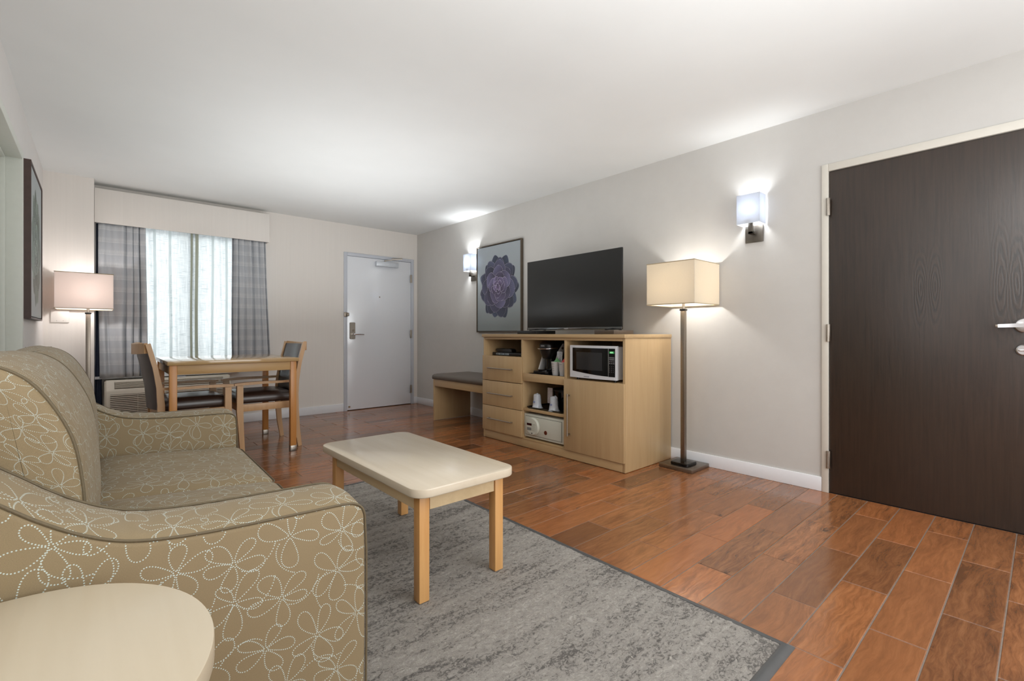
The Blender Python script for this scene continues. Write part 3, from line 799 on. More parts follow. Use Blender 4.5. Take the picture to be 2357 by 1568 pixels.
# ------------------------------------------------------------------ coffee table
FZ = .0125
ct = thing('coffee_table', 'low maple coffee table with rounded corners standing on the grey carpet', 'table', (1.09, 1.94, FZ))
part('tabletop', MB().rings(rrect(.845, 1.462, 1.325, 2.43, .062, 10), [(.423, .003), (.425, .001), (.428, 0), (.451, 0), (.4545, .001), (.456, .004)], 'xy'), [M_top_l], ct, label='pale laminate top')
for x in (.893, 1.255):
    for y in (1.527, 2.34):
        part('leg', MB().box((x, y, FZ), (x + .044, y + .044, .423), .004), M_leg, ct)
part('apron', MB().box((.941, 1.532, .352), (1.252, 1.550, .4225), .001), M_edge_l, ct)
part('apron', MB().box((.941, 2.361, .352), (1.252, 2.379, .4225), .001), M_edge_l, ct)
part('apron', MB().box((.898, 1.575, .352), (.916, 2.336, .4225), .001), M_edge_l, ct)
part('apron', MB().box((1.276, 1.575, .352), (1.294, 2.336, .4225), .001), M_edge_l, ct)

# ------------------------------------------------------------------ dining table
dt = thing('dining_table', 'square maple dining table with metal foot caps in front of the window', 'table', (.855, 4.76, 0))
part('tabletop', MB().box((.392, 4.28, .775), (1.317, 5.235, .805), .003), M_dtop, dt)
for x in (.405, 1.252):
    for y in (4.293, 5.177):
        lg = part('leg', MB().box((x, y, .044), (x + .048, y + .048, .7745), .003), M_dleg, dt)
        part('foot_cap', MB().box((x - .001, y - .001, 0), (x + .049, y + .049, .048), .003), M_nickel, lg)
        part('rivet', MB().cyl((x + .024, y - .001, .028), (x + .024, y - .003, .028), .004, n=10), M_nickel_d, lg)
for y in (4.30, 5.20): part('apron', MB().box((.4535, y, .703), (1.2515, y + .018, .7745), .001), M_dapr, dt)
for x in (.412, 1.275): part('apron', MB().box((x, 4.3415, .703), (x + .018, 5.1765, .7745), .001), M_dapr, dt)

# ------------------------------------------------------------------ dining chairs (local: faces +x, y across)
def make_chair(label, loc, rz):
    t = thing('dining_chair', label, 'chair', loc, rz, 'dining chairs at the square table')
    Wd = .29
    post = [(-.035, 0), (-.012, .16), (0, .34), (.002, .47), (-.008, .60), (-.035, .76), (-.078, .935)]
    for s in (-1, 1):
        y = s * (Wd - .016)
        part('rear_leg', MB().sweep([(x, y, z) for x, z in densify(post, 3)], .030, [.032 + .016 * math.sin(PI * min(1, i / 14)) for i in range(19)]), M_chair, t, local=True)
        fl_ = MB().sweep([(.425, y, 0), (.437, y, .2), (.445, y, .36), (.444, y, .575)], .044, [.034, .040, .048, .046])
        part('front_leg', fl_, M_chair, t, local=True)
        part('armrest', MB().sweep([(.006, y, .592), (.12, y, .590), (.26, y, .592), (.40, y, .590), (.485, y, .586)], [.03, .036, .042, .046, .044], [.020, .020, .022, .024, .020]), M_chair, t, local=True)
        part('side_rail', MB().box((.022, y - .010, .355), (.424, y + .010, .415), .002), M_chair, t, local=True)
    part('front_rail', MB().box((.432, -Wd + .04, .355), (.452, Wd - .04, .415), .002), M_chair, t, local=True)
    part('rear_rail', MB().box((-.012, -Wd + .034, .36), (.010, Wd - .034, .415), .002), M_chair, t, local=True)
    # seat: puffy vinyl
    ol = rrect(.005, -.245, .462, .245, .04, 6)
    part('seat', MB().rings(ol, [(.4155, .015), (.420, .004), (.435, 0), (.462, .0), (.485, .008), (.500, .028), (.508, .06), (.512, .11), (.513, .16)], 'xy', None, 'scale'), M_vinyl, t, local=True, smooth=60)
    # curved backrest between the posts
    def lean(z): 
        for (x0, z0), (x1, z1) in zip(post[:-1], post[1:]):
            if z <= z1: return x0 + (x1 - x0) * (z - z0) / (z1 - z0)
        return post[-1][0]
    def bow(y): return -.052 * (1 - (y / (Wd - .03)) ** 2)
    ny, nz = 14, 12; vs = []
    for side in (0, 1):
        for j in range(nz + 1):
            z = .43 + (.918 - .43) * j / nz
            for i in range(ny + 1):
                y = -(Wd - .032) + 2 * (Wd - .032) * i / ny
                e = min(1, min(i, ny - i) / 1.5) * min(1, min(j, nz - j) / 1.5)
                vs.append((lean(z) + bow(y) + (.006 + .014 * e if side else (-.004 if z > .84 else -.006 - .004 * e)), y, z))
    n0 = (ny + 1) * (nz + 1); fs = []
    for j in range(nz):
        for i in range(ny):
            a = j * (ny + 1) + i; q = (a, a + 1, a + ny + 2, a + ny + 1)
            fs.append(q); fs.append(tuple(n0 + k for k in q[::-1]))
    rim = [i for i in range(ny + 1)] + [j * (ny + 1) + ny for j in range(1, nz + 1)] + [nz * (ny + 1) + i for i in range(ny - 1, -1, -1)] + [j * (ny + 1) for j in range(nz - 1, 0, -1)]
    for a, b_ in zip(rim, rim[1:] + rim[:1]): fs.append((a, b_, n0 + b_, n0 + a))
    part('backrest', MB().raw(vs, fs), M_vinyl, t, local=True, smooth=50)
    pts = [(lean(.90) + bow(y) - .018, y, .905 - .012 * (1 - (y / Wd) ** 2)) for y in np.linspace(-(Wd - .031), Wd - .031, 15)]
    part('top_rail', MB().sweep(pts, [.078] * 15, .024, (0, 0, 1)), M_chair, t, local=True)
    return t
ch = make_chair('wooden armchair with dark seat, on the side of the dining table toward the white door', (1.345, 4.745, 0), PI)
ch2 = copy_thing(ch, (.355, 4.70, 0), math.radians(2.0), 'wooden armchair with curved dark back, on the lamp side of the dining table')

# ------------------------------------------------------------------ window heater / air conditioner
M_ac = plain('beige_plastic', rgb(206, 198, 184), .45, var=.01)
M_acd = plain('dark_grille_void', rgb(92, 84, 72), .8)
ac = thing('air_conditioner', 'beige wall air conditioner with louvred front under the grey drapes', 'air conditioner', (.58, 5.95, .10))
prof = [(5.86, .10), (5.86, .455), (5.872, .475), (5.93, .562), (6.045, .566), (6.045, .10)]
part('housing', MB().rings([(a, b) for a, b in prof][::-1], [(.056, .012), (.070, 0), (1.09, 0), (1.10, .008)], 'yz'), M_ac, ac)
part('grille_recess', MB().box((.098, 5.8585, .125), (1.05, 5.862, .432)), M_acd, ac)
for k in range(17):
    z = .428 - k * .0175
    part('slat', MB().box((.096, 5.846, z - .0105), (1.052, 5.861, z), .0015, 1), M_ac, ac)
for x in (.30, .52, .74, .96): part('rib', MB().box((x, 5.844, .13), (x + .004, 5.8465, .43)), M_ac, ac)
# top outlet on the sloped face
sl = math.atan2(.562 - .475, 5.93 - 5.872)
part('outlet_recess', MB().sweep([(.13, 5.896, .515), (1.03, 5.896, .515)], .072, .006, (0, math.cos(sl), math.sin(sl))), M_acd, ac)
for k in range(6):
    f = -.030 + k * .012
    y, z = 5.894 + f * math.cos(sl), .518 + f * math.sin(sl)
    part('louvre', MB().box((.132, y - .004, z - .003), (1.03, y + .006, z + .003), .001, 1), M_ac, ac)
part('status_label', MB().box((.62, 5.93, .5655), (.70, 5.98, .5675), .0005), plain('white_label', rgb(236, 238, 242), .4), ac)

# ------------------------------------------------------------------ curtains
def curtain(name, label, cat, X0, X1, z0, z1, y, folds, mat, amp, flare=0.0, nx=240, nz=26, seed=1, group=None, up=None, stretch=1.7):
    r = random.Random(seed); ph = [r.uniform(0, 6.28) for _ in range(5)]
    vs = []; uvs = []
    for side in (0, 1):
        for j in range(nz + 1):
            g_ = j / nz; z = z0 + (z1 - z0) * g_
            for i in range(nx + 1):
                s_ = i / nx
                wob = .010 * math.sin(3.1 * g_ + ph[0] + 5 * s_) * (1 - g_)
                w = 2 * PI * folds * (s_ + .035 * math.sin(7 * s_ + ph[1]) + .06 * math.sin(2.3 * s_ * PI + ph[3]))
                sharp = math.sin(w + .55 * math.sin(w)) 
                a = amp * (.72 + .28 * math.sin(4 * s_ * PI + ph[2])) * (1.0 + .25 * (1 - g_))
                x = X0 + (X1 - X0) * s_ + flare * (1 - g_) * (s_ if flare > 0 else (1 - s_)) + wob + amp * .35 * math.cos(w) * .9
                yy = y + a * sharp + .004 * math.sin(11 * s_ * PI + 6 * g_)
                if z1 - z < .02: yy = y + a * .8 * sharp
                vs.append((x, yy + (.0012 if side else 0), z)); uvs.append((s_ * abs(X1 - X0) * stretch, z))
    n0 = (nx + 1) * (nz + 1); fs = []
    for j in range(nz):
        for i in range(nx):
            a = j * (nx + 1) + i; q = (a, a + 1, a + nx + 2, a + nx + 1); fs.append(q)
    vs = vs[:n0]; uvs = uvs[:n0]
    loc = ((X0 + X1) / 2, y, z0)
    me = bpy.data.meshes.new(name); me.from_pydata([(a - loc[0], b_ - loc[1], c - loc[2]) for a, b_, c in vs], [], fs)
    me.materials.append(mat); me.shade_smooth()
    l = me.uv_layers.new(name='uv'); vi = np.zeros(len(me.loops), np.int32); me.loops.foreach_get('vertex_index', vi)
    l.data.foreach_set('uv', np.array(uvs)[vi].ravel())
    o = bpy.data.objects.new(name, me); col.objects.link(o); o.location = loc
    if name != 'gap_sheet' and mat is not M_sheer:
        sm = o.modifiers.new('thickness', 'SOLIDIFY'); sm.thickness = .0012
    return tag(o, label, cat, group)
curtain('drape', 'grey banded drape gathered beside the far floor lamp', 'curtain', .015, .362, .588, 2.085, 5.948, 4.5, M_drape, .023, flare=.012, seed=4, group='grey drapes at the window')
curtain('drape', 'grey banded drape hanging on the white-door side of the window', 'curtain', 1.115, 1.468, .588, 2.085, 5.948, 5.5, M_drape, .022, flare=.045, seed=9, group='grey drapes at the window')
M_pleat = shade_mat('sheer_pleat', rgb(206, 212, 212), rgb(222, 228, 228), .7)
M_hem = shade_mat('sheer_hem', rgb(176, 178, 166), rgb(170, 172, 150), .45)
for X0_, X1_, yy_, fo, sd, lb, hx in ((.30, .775, 5.975, 3.2, 2, 'backlit white sheer panel nearer the far floor lamp', (.742, .762)),
                              (.75, 1.20, 6.006, 3.0, 11, 'backlit white sheer panel nearer the white door', (.783, .812))):
    sh_ = curtain('sheer_curtain', lb, 'curtain', X0_, X1_, .60, 2.13, yy_, fo, M_sheer, .010, seed=sd, group='sheer window panels')
    WM[sh_] = Matrix.Translation(sh_.location)
    hv = [(x + .003 * math.sin(z * 4), 5.966 + .004 * math.sin(k_ * 2 + z * 3), z) for z in np.linspace(.605, 2.125, 14) for k_, x in enumerate((hx[0], (hx[0] + hx[1]) / 2, hx[1]))]
    hf = [(a_, a_ + 1, a_ + 4, a_ + 3) for r_ in range(13) for a_ in (r_ * 3, r_ * 3 + 1)]
    part('hem', MB().raw(hv, hf), M_hem, sh_)
    for xx in ((.43, .56) if sd == 2 else (.93, 1.06)):
        hv = [(x + .004 * math.sin(z * 3 + xx * 9), 5.968, z) for z in np.linspace(.605, 2.125, 14) for x in (xx, xx + .012, xx + .024)]
        part('pleat', MB().raw(hv, hf), M_pleat, sh_)
curtain('gap_sheet', 'dark navy sheet filling the unlit gap behind the grey drape near the wall corner', 'curtain', -.004, .040, .20, 2.07, 6.01, 1.5, M_gap_dark, .006, nx=40, seed=5)  # navy colour stands in for the shade in the gap beside the air conditioner

# ------------------------------------------------------------------ framed pictures
def rosette_image(name, W, Hh, bg, c_in, c_out, c_rim, cx, cy, R, seed, elong=1.0, bg2=None):
    r = random.Random(seed)
    img = np.ones((Hh, W, 3), np.float32) * np.array(bg, np.float32)
    if bg2 is not None:
        tt = np.linspace(0, 1, Hh)[:, None, None]
        img = img * tt + np.array(bg2, np.float32) * (1 - tt)
    yy, xx = np.mgrid[0:Hh, 0:W].astype(np.float32)
    px = min(W, Hh)
    rings_ = [(11, 1.0, .24), (9, .95, .27), (8, .82, .28), (6, .66, .29), (5, .50, .25), (5, .36, .18), (4, .23, .12), (3, .12, .08)]
    plist = []
    for ri, (cnt, lr, wr_) in enumerate(rings_):
        for c_ in range(cnt): plist.append((ri / (len(rings_) - 1), 2 * PI * (c_ + .5 * (ri % 2) + r.uniform(-.14, .14)) / cnt + ri * .35, lr, wr_))
    for k, (q, a, lr, wr_) in enumerate(plist):
        L = R * lr * r.uniform(.93, 1.05)
        Wp = wr_ * R * r.uniform(.9, 1.1)
        base = L * (.38 if q < .8 else .0)
        dx = xx - cx; dy = (yy - cy) / elong
        bend = .9 * q * r.choice((-1, 1)) * .6
        s_ = dx * math.cos(a) + dy * math.sin(a); t = -dx * math.sin(a) + dy * math.cos(a)
        t = t + bend * (s_ / (L + 1)) ** 2 * Wp
        u = np.clip((s_ - base * .2) / (L - base * .2), 0, 1.2)
        prof = Wp * np.where(u < .62, .55 + .45 * np.sin(np.clip(u / .62, 0, 1) * PI / 2), np.clip(1 - ((u - .62) / .38) ** 2.6, 0, 1) ** .72 * (1 - .12 * np.clip((u - .62) / .38, 0, 1)))
        inside = (s_ > 0) & (u <= 1.0) & (np.abs(t) < prof)
        edge = np.clip((prof - np.abs(t)) / (px * .010), 0, 1) * np.clip((1.0 - u) * L / (px * .012), 0, 1)
        tone = np.clip(.22 + .55 * u + .25 * (t / (Wp + 1)) * r.uniform(-1, 1), 0, 1)
        mixc = np.array(c_out) * (1 - q) + np.array(c_in) * q
        jig = r.uniform(.72, 1.12)
        colr = mixc[None, None, :] * (.42 + .85 * tone[..., None]) * jig
        grain = .5 + .5 * np.sin(t * .35 + u * 6 + k)
        colr = colr * (.96 + .06 * grain[..., None])
        rim = np.array(c_rim)[None, None, :] * (.62 + .38 * q)
        colr = colr * edge[..., None] + rim * (1 - edge[..., None])
        # soft shade under the petal
        sh = (s_ > 0) & (u <= 1.0) & (np.abs(t) < prof + px * .010)
        img[sh & ~inside] *= .78 if q > .12 else 1.0
        img[inside] = colr[inside]
    im = bpy.data.images.new(name, W, Hh)
    a4 = np.ones((Hh, W, 4), np.float32); a4[..., :3] = np.clip(img, 0, 1)
    im.pixels.foreach_set(a4.ravel()); im.pack(); return im
def canvas_mat(name, im):
    m = NT(name); uv = m.add('ShaderNodeTexCoord'); tx = m.add('ShaderNodeTexImage', image=im); m.link(uv.outputs['UV'], tx.inputs[0])
    m.color(tx.outputs[0]); m.bump(m.noise(m.coords('Object', (1, 1, 1)), 900, 1), .05, .0005); return m.set(.5, 0, .4)
def picture(name, label, X, dirx, y0, y1, z0, z1, D, im, fm):
    t = thing(name, label, 'picture', (X, (y0 + y1) / 2, z0))
    xf = X + dirx * D                     # front plane
    fw = .012
    def bx(a, b_): return MB().box([min(a[i], b_[i]) for i in range(3)], [max(a[i], b_[i]) for i in range(3)], .0015, 1)
    for a, b_ in (((X, y0, z0), (xf, y0 + fw, z1)), ((X, y1 - fw, z0), (xf, y1, z1)), ((X, y0 + fw, z0), (xf, y1 - fw, z0 + fw)), ((X, y0 + fw, z1 - fw), (xf, y1 - fw, z1))):
        part('frame_bar', bx(a, b_), fm, t)
    xc = xf - dirx * .006; g2 = fw + .006
    part('shadow_gap', bx((X + dirx * .002, y0 + fw, z0 + fw), (xc - dirx * .012, y1 - fw, z1 - fw)), M_black, t)
    cvm = MB(); ya, yb = y0 + g2, y1 - g2; za, zb = z0 + g2, z1 - g2
    cvm.box((min(xc, xc - dirx * .01), ya, za), (max(xc, xc - dirx * .01), yb, zb))
    me = cvm.mesh('canvas', canvas_mat(name + '_canvas', im), WM[t].inverted(), smooth=0)
    l = me.uv_layers.new(name='uv')
    for p in me.polygons:
        for li in p.loop_indices:
            c = WM[t] @ me.vertices[me.loops[li].vertex_index].co
            u = (c.y - ya) / (yb - ya); u = 1 - u if dirx < 0 else u
            l.data[li].uv = (u, (c.z - za) / (zb - za))
    o = bpy.data.objects.new('canvas', me); col.objects.link(o); o.parent = t
    return t
im1 = rosette_image('succulent_purple', 640, 820, (.60, .63, .65), (.50, .43, .58), (.25, .28, .35), (.86, .83, .92), 320, 420, 292, 3, 1.06, (.54, .57, .57))
im2 = rosette_image('succulent_green', 640, 820, (.62, .65, .66), (.42, .50, .46), (.40, .46, .42), (.80, .82, .78), 320, 400, 270, 8, 1.25)
M_fr1 = plain('bronze_frame', rgb(92, 82, 70), .4, .4)
M_fr2 = plain('dark_walnut_frame', rgb(70, 52, 46), .45, var=.1)
picture('succulent_picture', 'framed purple succulent canvas on the wall above the TV console end', XR - .001, -1, 3.773, 4.576, 1.027, 2.055, .036, im1, M_fr1)
picture('succulent_picture', 'framed pale green succulent canvas beside the left doorway, seen edge-on', XL + .001, 1, 4.297, 5.13, 1.11, 2.13, .036, im2, M_fr2)

# ------------------------------------------------------------------ TV console
tc = thing('media_console', 'long maple cabinet with three drawers, open niches and one door under the television', 'cabinet', (3.17, 2.835, 0))
CX0, CX1, CY0, CY1 = 2.86, 3.487, 2.003, 3.662
TH_ = .018
part('countertop', MB().box((2.842, 1.997, .980), (CX1, 3.668, 1.008), .002), M_maple_y, tc)
part('side_panel', MB().box((CX0, CY0, .004), (CX1, CY0 + .022, .9795), .001), M_maple, tc)
part('side_panel', MB().box((CX0, CY1 - .022, .004), (CX1, CY1, .9795), .001), M_maple, tc)
for y in (2.572, 3.091): part('divider', MB().box((CX0, y, .084), (CX1 - .02, y + .022, .9575), .001), M_maple, tc)
part('top_rail', MB().box((CX0, CY0 + .0225, .958), (CX0 + .30, CY1 - .0225, .9795), .001), M_maple_y, tc)
part('back_panel', MB().box((CX1 - .018, CY0 + .0225, .084), (CX1 - .004, CY1 - .0225, .9795)), M_maple_in, tc)
part('bottom_panel', MB().box((CX0, CY0 + .0225, .068), (CX1 - .02, CY1 - .0225, .0835), .001), M_maple_y, tc)
part('plinth', MB().box((CX0 + .001, CY0 + .0225, .004), (CX0 + .02, CY1 - .0225, .0675), .001), M_maple_y, tc)
part('niche_floor', MB().box((CX0 + .002, 3.1135, .780), (CX1 - .02, CY1 - .0225, .798), .001), M_maple_y, tc)
def handle_h(y0, y1, z, x, parent):
    m = MB().cyl((x, y0, z), (x, y1, z), .0055, n=14)
    for y in (y0 + .012, y1 - .012): m.box((x, y - .006, z - .005), (x + .026, y + .006, z + .005), .001, 1)
    part('handle', m, M_nickel, parent)
for z0, z1 in ((.566, .802), (.3255, .5605), (.085, .3205)):
    d = part('drawer', MB().box((2.842, 3.094, z0), (2.8595, 3.655, z1), .0015), M_maple, tc)
    handle_h(3.205, 3.552, (z0 + z1) / 2, 2.816, d)
dr = part('door', MB().box((2.842, 2.004, .074), (2.8595, 2.584, .648), .0015), M_maple, tc)
m_ = MB().cyl((2.816, 2.524, .194), (2.816, 2.524, .531), .0055, n=14)
for z in (.206, .519): m_.box((2.816, 2.518, z - .006), (2.842, 2.53, z + .006), .001, 1)
part('handle', m_, M_nickel, dr)
part('pull_out_shelf', MB().box((CX0 - .003, 2.5945, .592), (CX0 + .016, 3.0905, .661), .001).box((CX0 + .016, 2.5945, .640), (CX1 - .06, 3.0905, .652), .001), M_maple_y, tc)
part('shelf', MB().box((CX0 + .004, 2.5945, .326), (CX1 - .02, 3.0905, .350), .001), M_maple_y, tc)
part('shelf', MB().box((CX0 + .002, 2.0255, .630), (CX1 - .02, 2.5715, .649), .001), M_maple_y, tc)
for y in (2.05, 3.62):
    for x in (2.90, 3.44): part('glide', MB().cyl((x, y, 0), (x, y, .0045), .012, n=12), M_black, tc)

# objects in the niches
cb = thing('cable_box', 'slim black cable box with a printed label strip in the console corner niche', 'electronics', (3.08, 3.40, .798))
part('case', MB().box((2.95, 3.165, .802), (3.18, 3.632, .830), .003), M_black, cb)
part('label_strip', MB().box((2.9485, 3.385, .807), (2.9495, 3.575, .824)), plain('silver_label', rgb(150, 162, 170), .4, var=.2, scale=90), cb)
for i in range(9):
    y = 3.40 + i * .019
    part('barcode_bar', MB().box((2.9478, y, .809), (2.9484, y + .004 + .003 * (i % 3), .822)), M_black, cb)
for y in (3.20, 3.60): part('foot', MB().cyl((3.0, y, .798), (3.0, y, .8025), .01, n=10), M_black, cb)
rm = part('remote_control', MB().rings([(3.37, .832), (3.585, .832), (3.61, .852), (3.60, .866), (3.40, .868), (3.375, .858)], [(2.975, .003), (2.98, 0), (3.03, 0), (3.035, .003)], 'yz'), M_black, None, label='black clip-shaped gadget lying on top of the slim cable box', cat='gadget', loc=(3.0, 3.48, .832))

# single-serve coffee maker
M_silver = plain('silver_plastic', rgb(196, 194, 192), .35, .15, var=.03)
cm = thing('coffee_maker', 'black single-serve coffee maker with silver side panels in the console', 'coffee maker', (3.04, 2.90, .652))
tz = .6640
CYC = 2.905
part('drip_base', MB().rings([(2.885, 2.83), (2.90, 2.815), (3.20, 2.815), (3.20, 2.995), (2.90, 2.995), (2.885, 2.98)], [(tz, .002), (tz + .004, 0), (tz + .018, 0), (tz + .024, .006)], 'xy'), M_black, cm)
part('drip_tray', MB().lathe((2.945, CYC, tz + .024), [(.062, 0), (.062, .008), (.054, .012), (.02, .012)], 28), M_black_gl, cm)
part('column', MB().cyl((3.03, CYC, tz + .02), (3.03, CYC, .84), .045, n=28).box((3.03, CYC - .07, tz + .02), (3.19, CYC + .07, .86), .01), M_black_gl, cm)
part('head', MB().rings(rrect(2.925, CYC - .075, 3.19, CYC + .075, .055, 7), [(.79, .035), (.80, .026), (.84, .010), (.88, .001), (.915, .0), (.93, .006), (.941, .02), (.945, .045)], 'xy'), M_black, cm, smooth=50)
part('chrome_handle', MB().tube([(3.02, CYC + .083, .885), (2.955, CYC + .080, .883), (2.918, CYC + .05, .881), (2.908, CYC, .880), (2.918, CYC - .05, .881), (2.955, CYC - .080, .883), (3.02, CYC - .083, .885)], .0058, 10), M_chrome, cm)
for s in (-1, 1):
    y = CYC + s * .088
    part('side_panel', MB().rings([(2.955, tz + .02), (3.03, tz + .02), (3.11, .90), (3.13, .925), (3.09, .925), (3.03, .86)][::1], [(y - .008, .003), (y - .006, 0), (y + .006, 0), (y + .008, .003)], 'xz'), M_silver, cm)
    part('panel_button', MB().cyl((3.072, y + s * .008, .885), (3.072, y + s * .011, .885), .012, n=16), M_nickel_d, cm)
def text(name, body, size, loc, rot, mat, parent, ext=.0004, align='CENTER'):
    c = bpy.data.curves.new(name, 'FONT'); c.body = body; c.size = size; c.extrude = ext; c.align_x = align; c.align_y = 'CENTER'; c.resolution_u = 3
    o = bpy.data.objects.new(name, c); col.objects.link(o)
    M = Matrix.Translation(loc) @ rot.to_4x4(); dg = bpy.context.evaluated_depsgraph_get()
    me = bpy.data.meshes.new_from_object(o.evaluated_get(dg)); me.transform(WM[root_of(parent)].inverted() @ M)
    me.materials.clear(); me.materials.append(mat)
    bpy.data.objects.remove(o); bpy.data.curves.remove(c)
    q = bpy.data.objects.new(name, me); col.objects.link(q); q.parent = parent; return q
ROT_R = Matrix(((0, 0, -1), (-1, 0, 0), (0, 1, 0)))       # lettering that faces -x, reads along -y
M_print_w = plain('light_print', rgb(205, 205, 208), .5)
M_print_b = plain('grey_blue_print', rgb(84, 92, 122), .5)
M_print_d = plain('dark_print', rgb(60, 60, 62), .5)
text('lettering', 'KEURIG', .0125, (2.9243, CYC, .905), ROT_R, M_print_w, cm)

tr = thing('serving_tray', 'thin black tray on the pull-out shelf under coffee maker and cups', 'tray', (2.98, 2.80, .652))
part('tray_body', MB().rings(rrect(2.868, 2.60, 3.215, 3.03, .02, 4), [(.6525, .004), (.655, 0), (.663, -.003), (.6632, .002), (.6575, .006)], 'xy'), M_black, tr)
M_paper = plain('paper_cup_white', rgb(196, 194, 192), .6, var=.03)
def paper_cup(label, x, y, qr=False):
    t = thing('paper_cup', label, 'cup', (x, y, .6578), 0, 'paper cups on the coffee tray')
    part('cup_body', MB().lathe((x, y, .6582), [(.026, 0), (.027, .002), (.037, .112), (.0385, .114), (.036, .116), (.034, .112), (.025, .004)], 32, cap=True), M_paper, t)
    for k in range(4):
        z = .70 + k * .018; r = .027 + (z - .658) / .112 * .010 + .0004
        m2 = MB()
        n = 8; wd = (.9, .7, .8, 1.0)[k]
        for i in range(n):
            a0 = PI - wd / 2 + wd * i / n; a1 = a0 + wd / n * (.8 if i % 3 else 1)
            m2.raw([(x + r * math.cos(a), y + r * math.sin(a), zz) for a, zz in ((a0, z), (a1, z), (a1, z + .003), (a0, z + .003))], [(0, 1, 2, 3)])
        part('printed_line', m2, plain('grey_print', rgb(120, 120, 122), .6), t, kind='stuff') if not qr or k in (3,) else None
    return t
paper_cup('white paper cup holding a green packet beside the coffee maker', 2.925, 2.752)
paper_cup('white paper cup holding a red packet, against the niche side', 2.925, 2.668, True)
def packet(label, x, y, z, w, h, c, tilt, gloss=.35, metal=0, cat='packet', roll=0, seed=1):
    r = random.Random(seed); n = 8; vs = []
    for s in (0, 1):
        for j in range(n + 1):
            for i in range(n + 1):
                u, v = i / n - .5, j / n
                th = .006 * (1 - (2 * u) ** 2) * (1 - (2 * v - 1) ** 2) + r.uniform(0, .0016)
                vs.append(((th if s else -th) + .001 * (1 if s else -1), u * w + r.uniform(-1, 1) * .0006, v * h))
    n0 = (n + 1) ** 2; fs = []
    for j in range(n):
        for i in range(n):
            a = j * (n + 1) + i; fs.append((a, a + 1, a + n + 2, a + n + 1)); fs.append((n0 + a, n0 + a + n + 1, n0 + a + n + 2, n0 + a + 1))
    rim = list(range(n + 1)) + [j * (n + 1) + n for j in range(1, n + 1)] + [n * (n + 1) + i for i in range(n - 1, -1, -1)] + [j * (n + 1) for j in range(n - 1, 0, -1)]
    for a, b_ in zip(rim, rim[1:] + rim[:1]): fs.append((a, b_, n0 + b_, n0 + a))
    M = Matrix.Translation((x, y, z)) @ Matrix.Rotation(roll, 4, 'X') @ Matrix.Rotation(tilt, 4, 'Y')
    mb = MB().raw([M @ Vector(p) for p in vs], fs)
    return part('packet', mb, plain('packet_' + str(seed), c, gloss, metal, var=.22, scale=80, bump=.3), None, label=label, cat=cat, loc=(x, y, z), smooth=30)
packet('green tea packet sticking up from the paper cup', 2.925, 2.775, .735, .052, .078, rgb(96, 150, 96), .1, roll=.75, seed=21)
packet('red condiment packet in the paper cup against the niche side', 2.925, 2.69, .735, .045, .078, rgb(190, 30, 34), .1, roll=.7, seed=22)
packet('clear foil wrapper standing behind the green packet', 2.952, 2.735, .705, .062, .155, rgb(170, 170, 172), .05, .2, .3, seed=23)

# ice bucket shelf
t2 = thing('black_tray', 'black oblong tray holding wrapped cups and ice bucket on the lower shelf', 'tray', (3.0, 2.83, .350))
part('tray_body', MB().rings(rrect(2.872, 2.635, 3.19, 3.06, .02, 4), [(.3505, .010), (.353, .006), (.366, -.004), (.3662, 0), (.3565, .010)], 'xy'), M_black, t2)
ib = thing('ice_bucket', 'round black lidded ice bucket at the back of the lower tray', 'ice bucket', (3.075, 2.80, .357))
part('bucket_body', MB().lathe((3.075, 2.80, .3572), [(.085, 0), (.088, .004), (.098, .15), (.100, .158)], 40), M_black_gl, ib)
part('lid', MB().lathe((3.075, 2.80, .516), [(.101, 0), (.101, .008), (.09, .016), (.02, .020)], 40), M_black, ib)
part('lid_knob', MB().lathe((3.075, 2.80, .5355), [(.012, 0), (.010, .003), (.016, .008), (.012, .013)], 20), M_black, ib)
M_wrap = plain('plastic_film', rgb(186, 190, 196), .25, var=.12, scale=45, bump=.5)
def wrapped_cup(label, x, y, ear):
    t = thing('wrapped_cup', label, 'cup', (x, y, .3567), 0, 'wrapped cups on the black tray')
    n = 30; vs = []; r = random.Random(int(y * 1000)); H_ = .118
    ks = [(0, 1.22), (.06, 1.06), (.3, 1.0), (.6, 1.0), (.85, 1.01), (.97, .98), (1.02, .80), (1.05, .30)]
    for h, k in ks:
        for i in range(n):
            a = 2 * PI * i / n; R = (.041 - .011 * h) * k * (1 + .05 * math.sin(5 * a + 9 * h) + r.uniform(-.02, .02))
            vs.append((x + R * math.cos(a), y + R * math.sin(a), .3572 + max(0, h) * H_))
    fs = [(k * n + i, k * n + (i + 1) % n, (k + 1) * n + (i + 1) % n, (k + 1) * n + i) for k in range(len(ks) - 1) for i in range(n)]
    fs += [tuple(range(n))[::-1], tuple(range((len(ks) - 1) * n, len(ks) * n))]
    part('film_bag', MB().raw(vs, fs), M_wrap, t, smooth=70)
    part('twisted_end', MB().sweep([(x, y + .01 * ear, .477), (x - .006, y + .02 * ear, .487), (x - .01, y + .034 * ear, .489 - .01 * abs(ear)), (x - .012, y + .045 * ear, .475 - .01 * abs(ear))], [.02, .012, .014, .006], .003, (1, 0, 0)), M_wrap, t)
    part('print_patch', MB().box((x - .0385, y - .012, .405), (x - .0372, y + .012, .418), .0004, 1), plain('faded_blue_print', rgb(128, 138, 178), .5) if 'faded_blue_print' not in bpy.data.materials else bpy.data.materials['faded_blue_print'], t)
    return t
wrapped_cup('film-wrapped upturned cup at the drawer end of the black tray', 2.925, 2.975, -.35)
wrapped_cup('film-wrapped upturned cup in front of the ice bucket', 2.915, 2.762, -1.0)
bag = packet('crinkled pink and white printed ice bag hanging on the ice bucket rim', 2.965, 2.857, .405, .058, .135, rgb(176, 166, 164), .02, .35, seed=31, cat='bag')

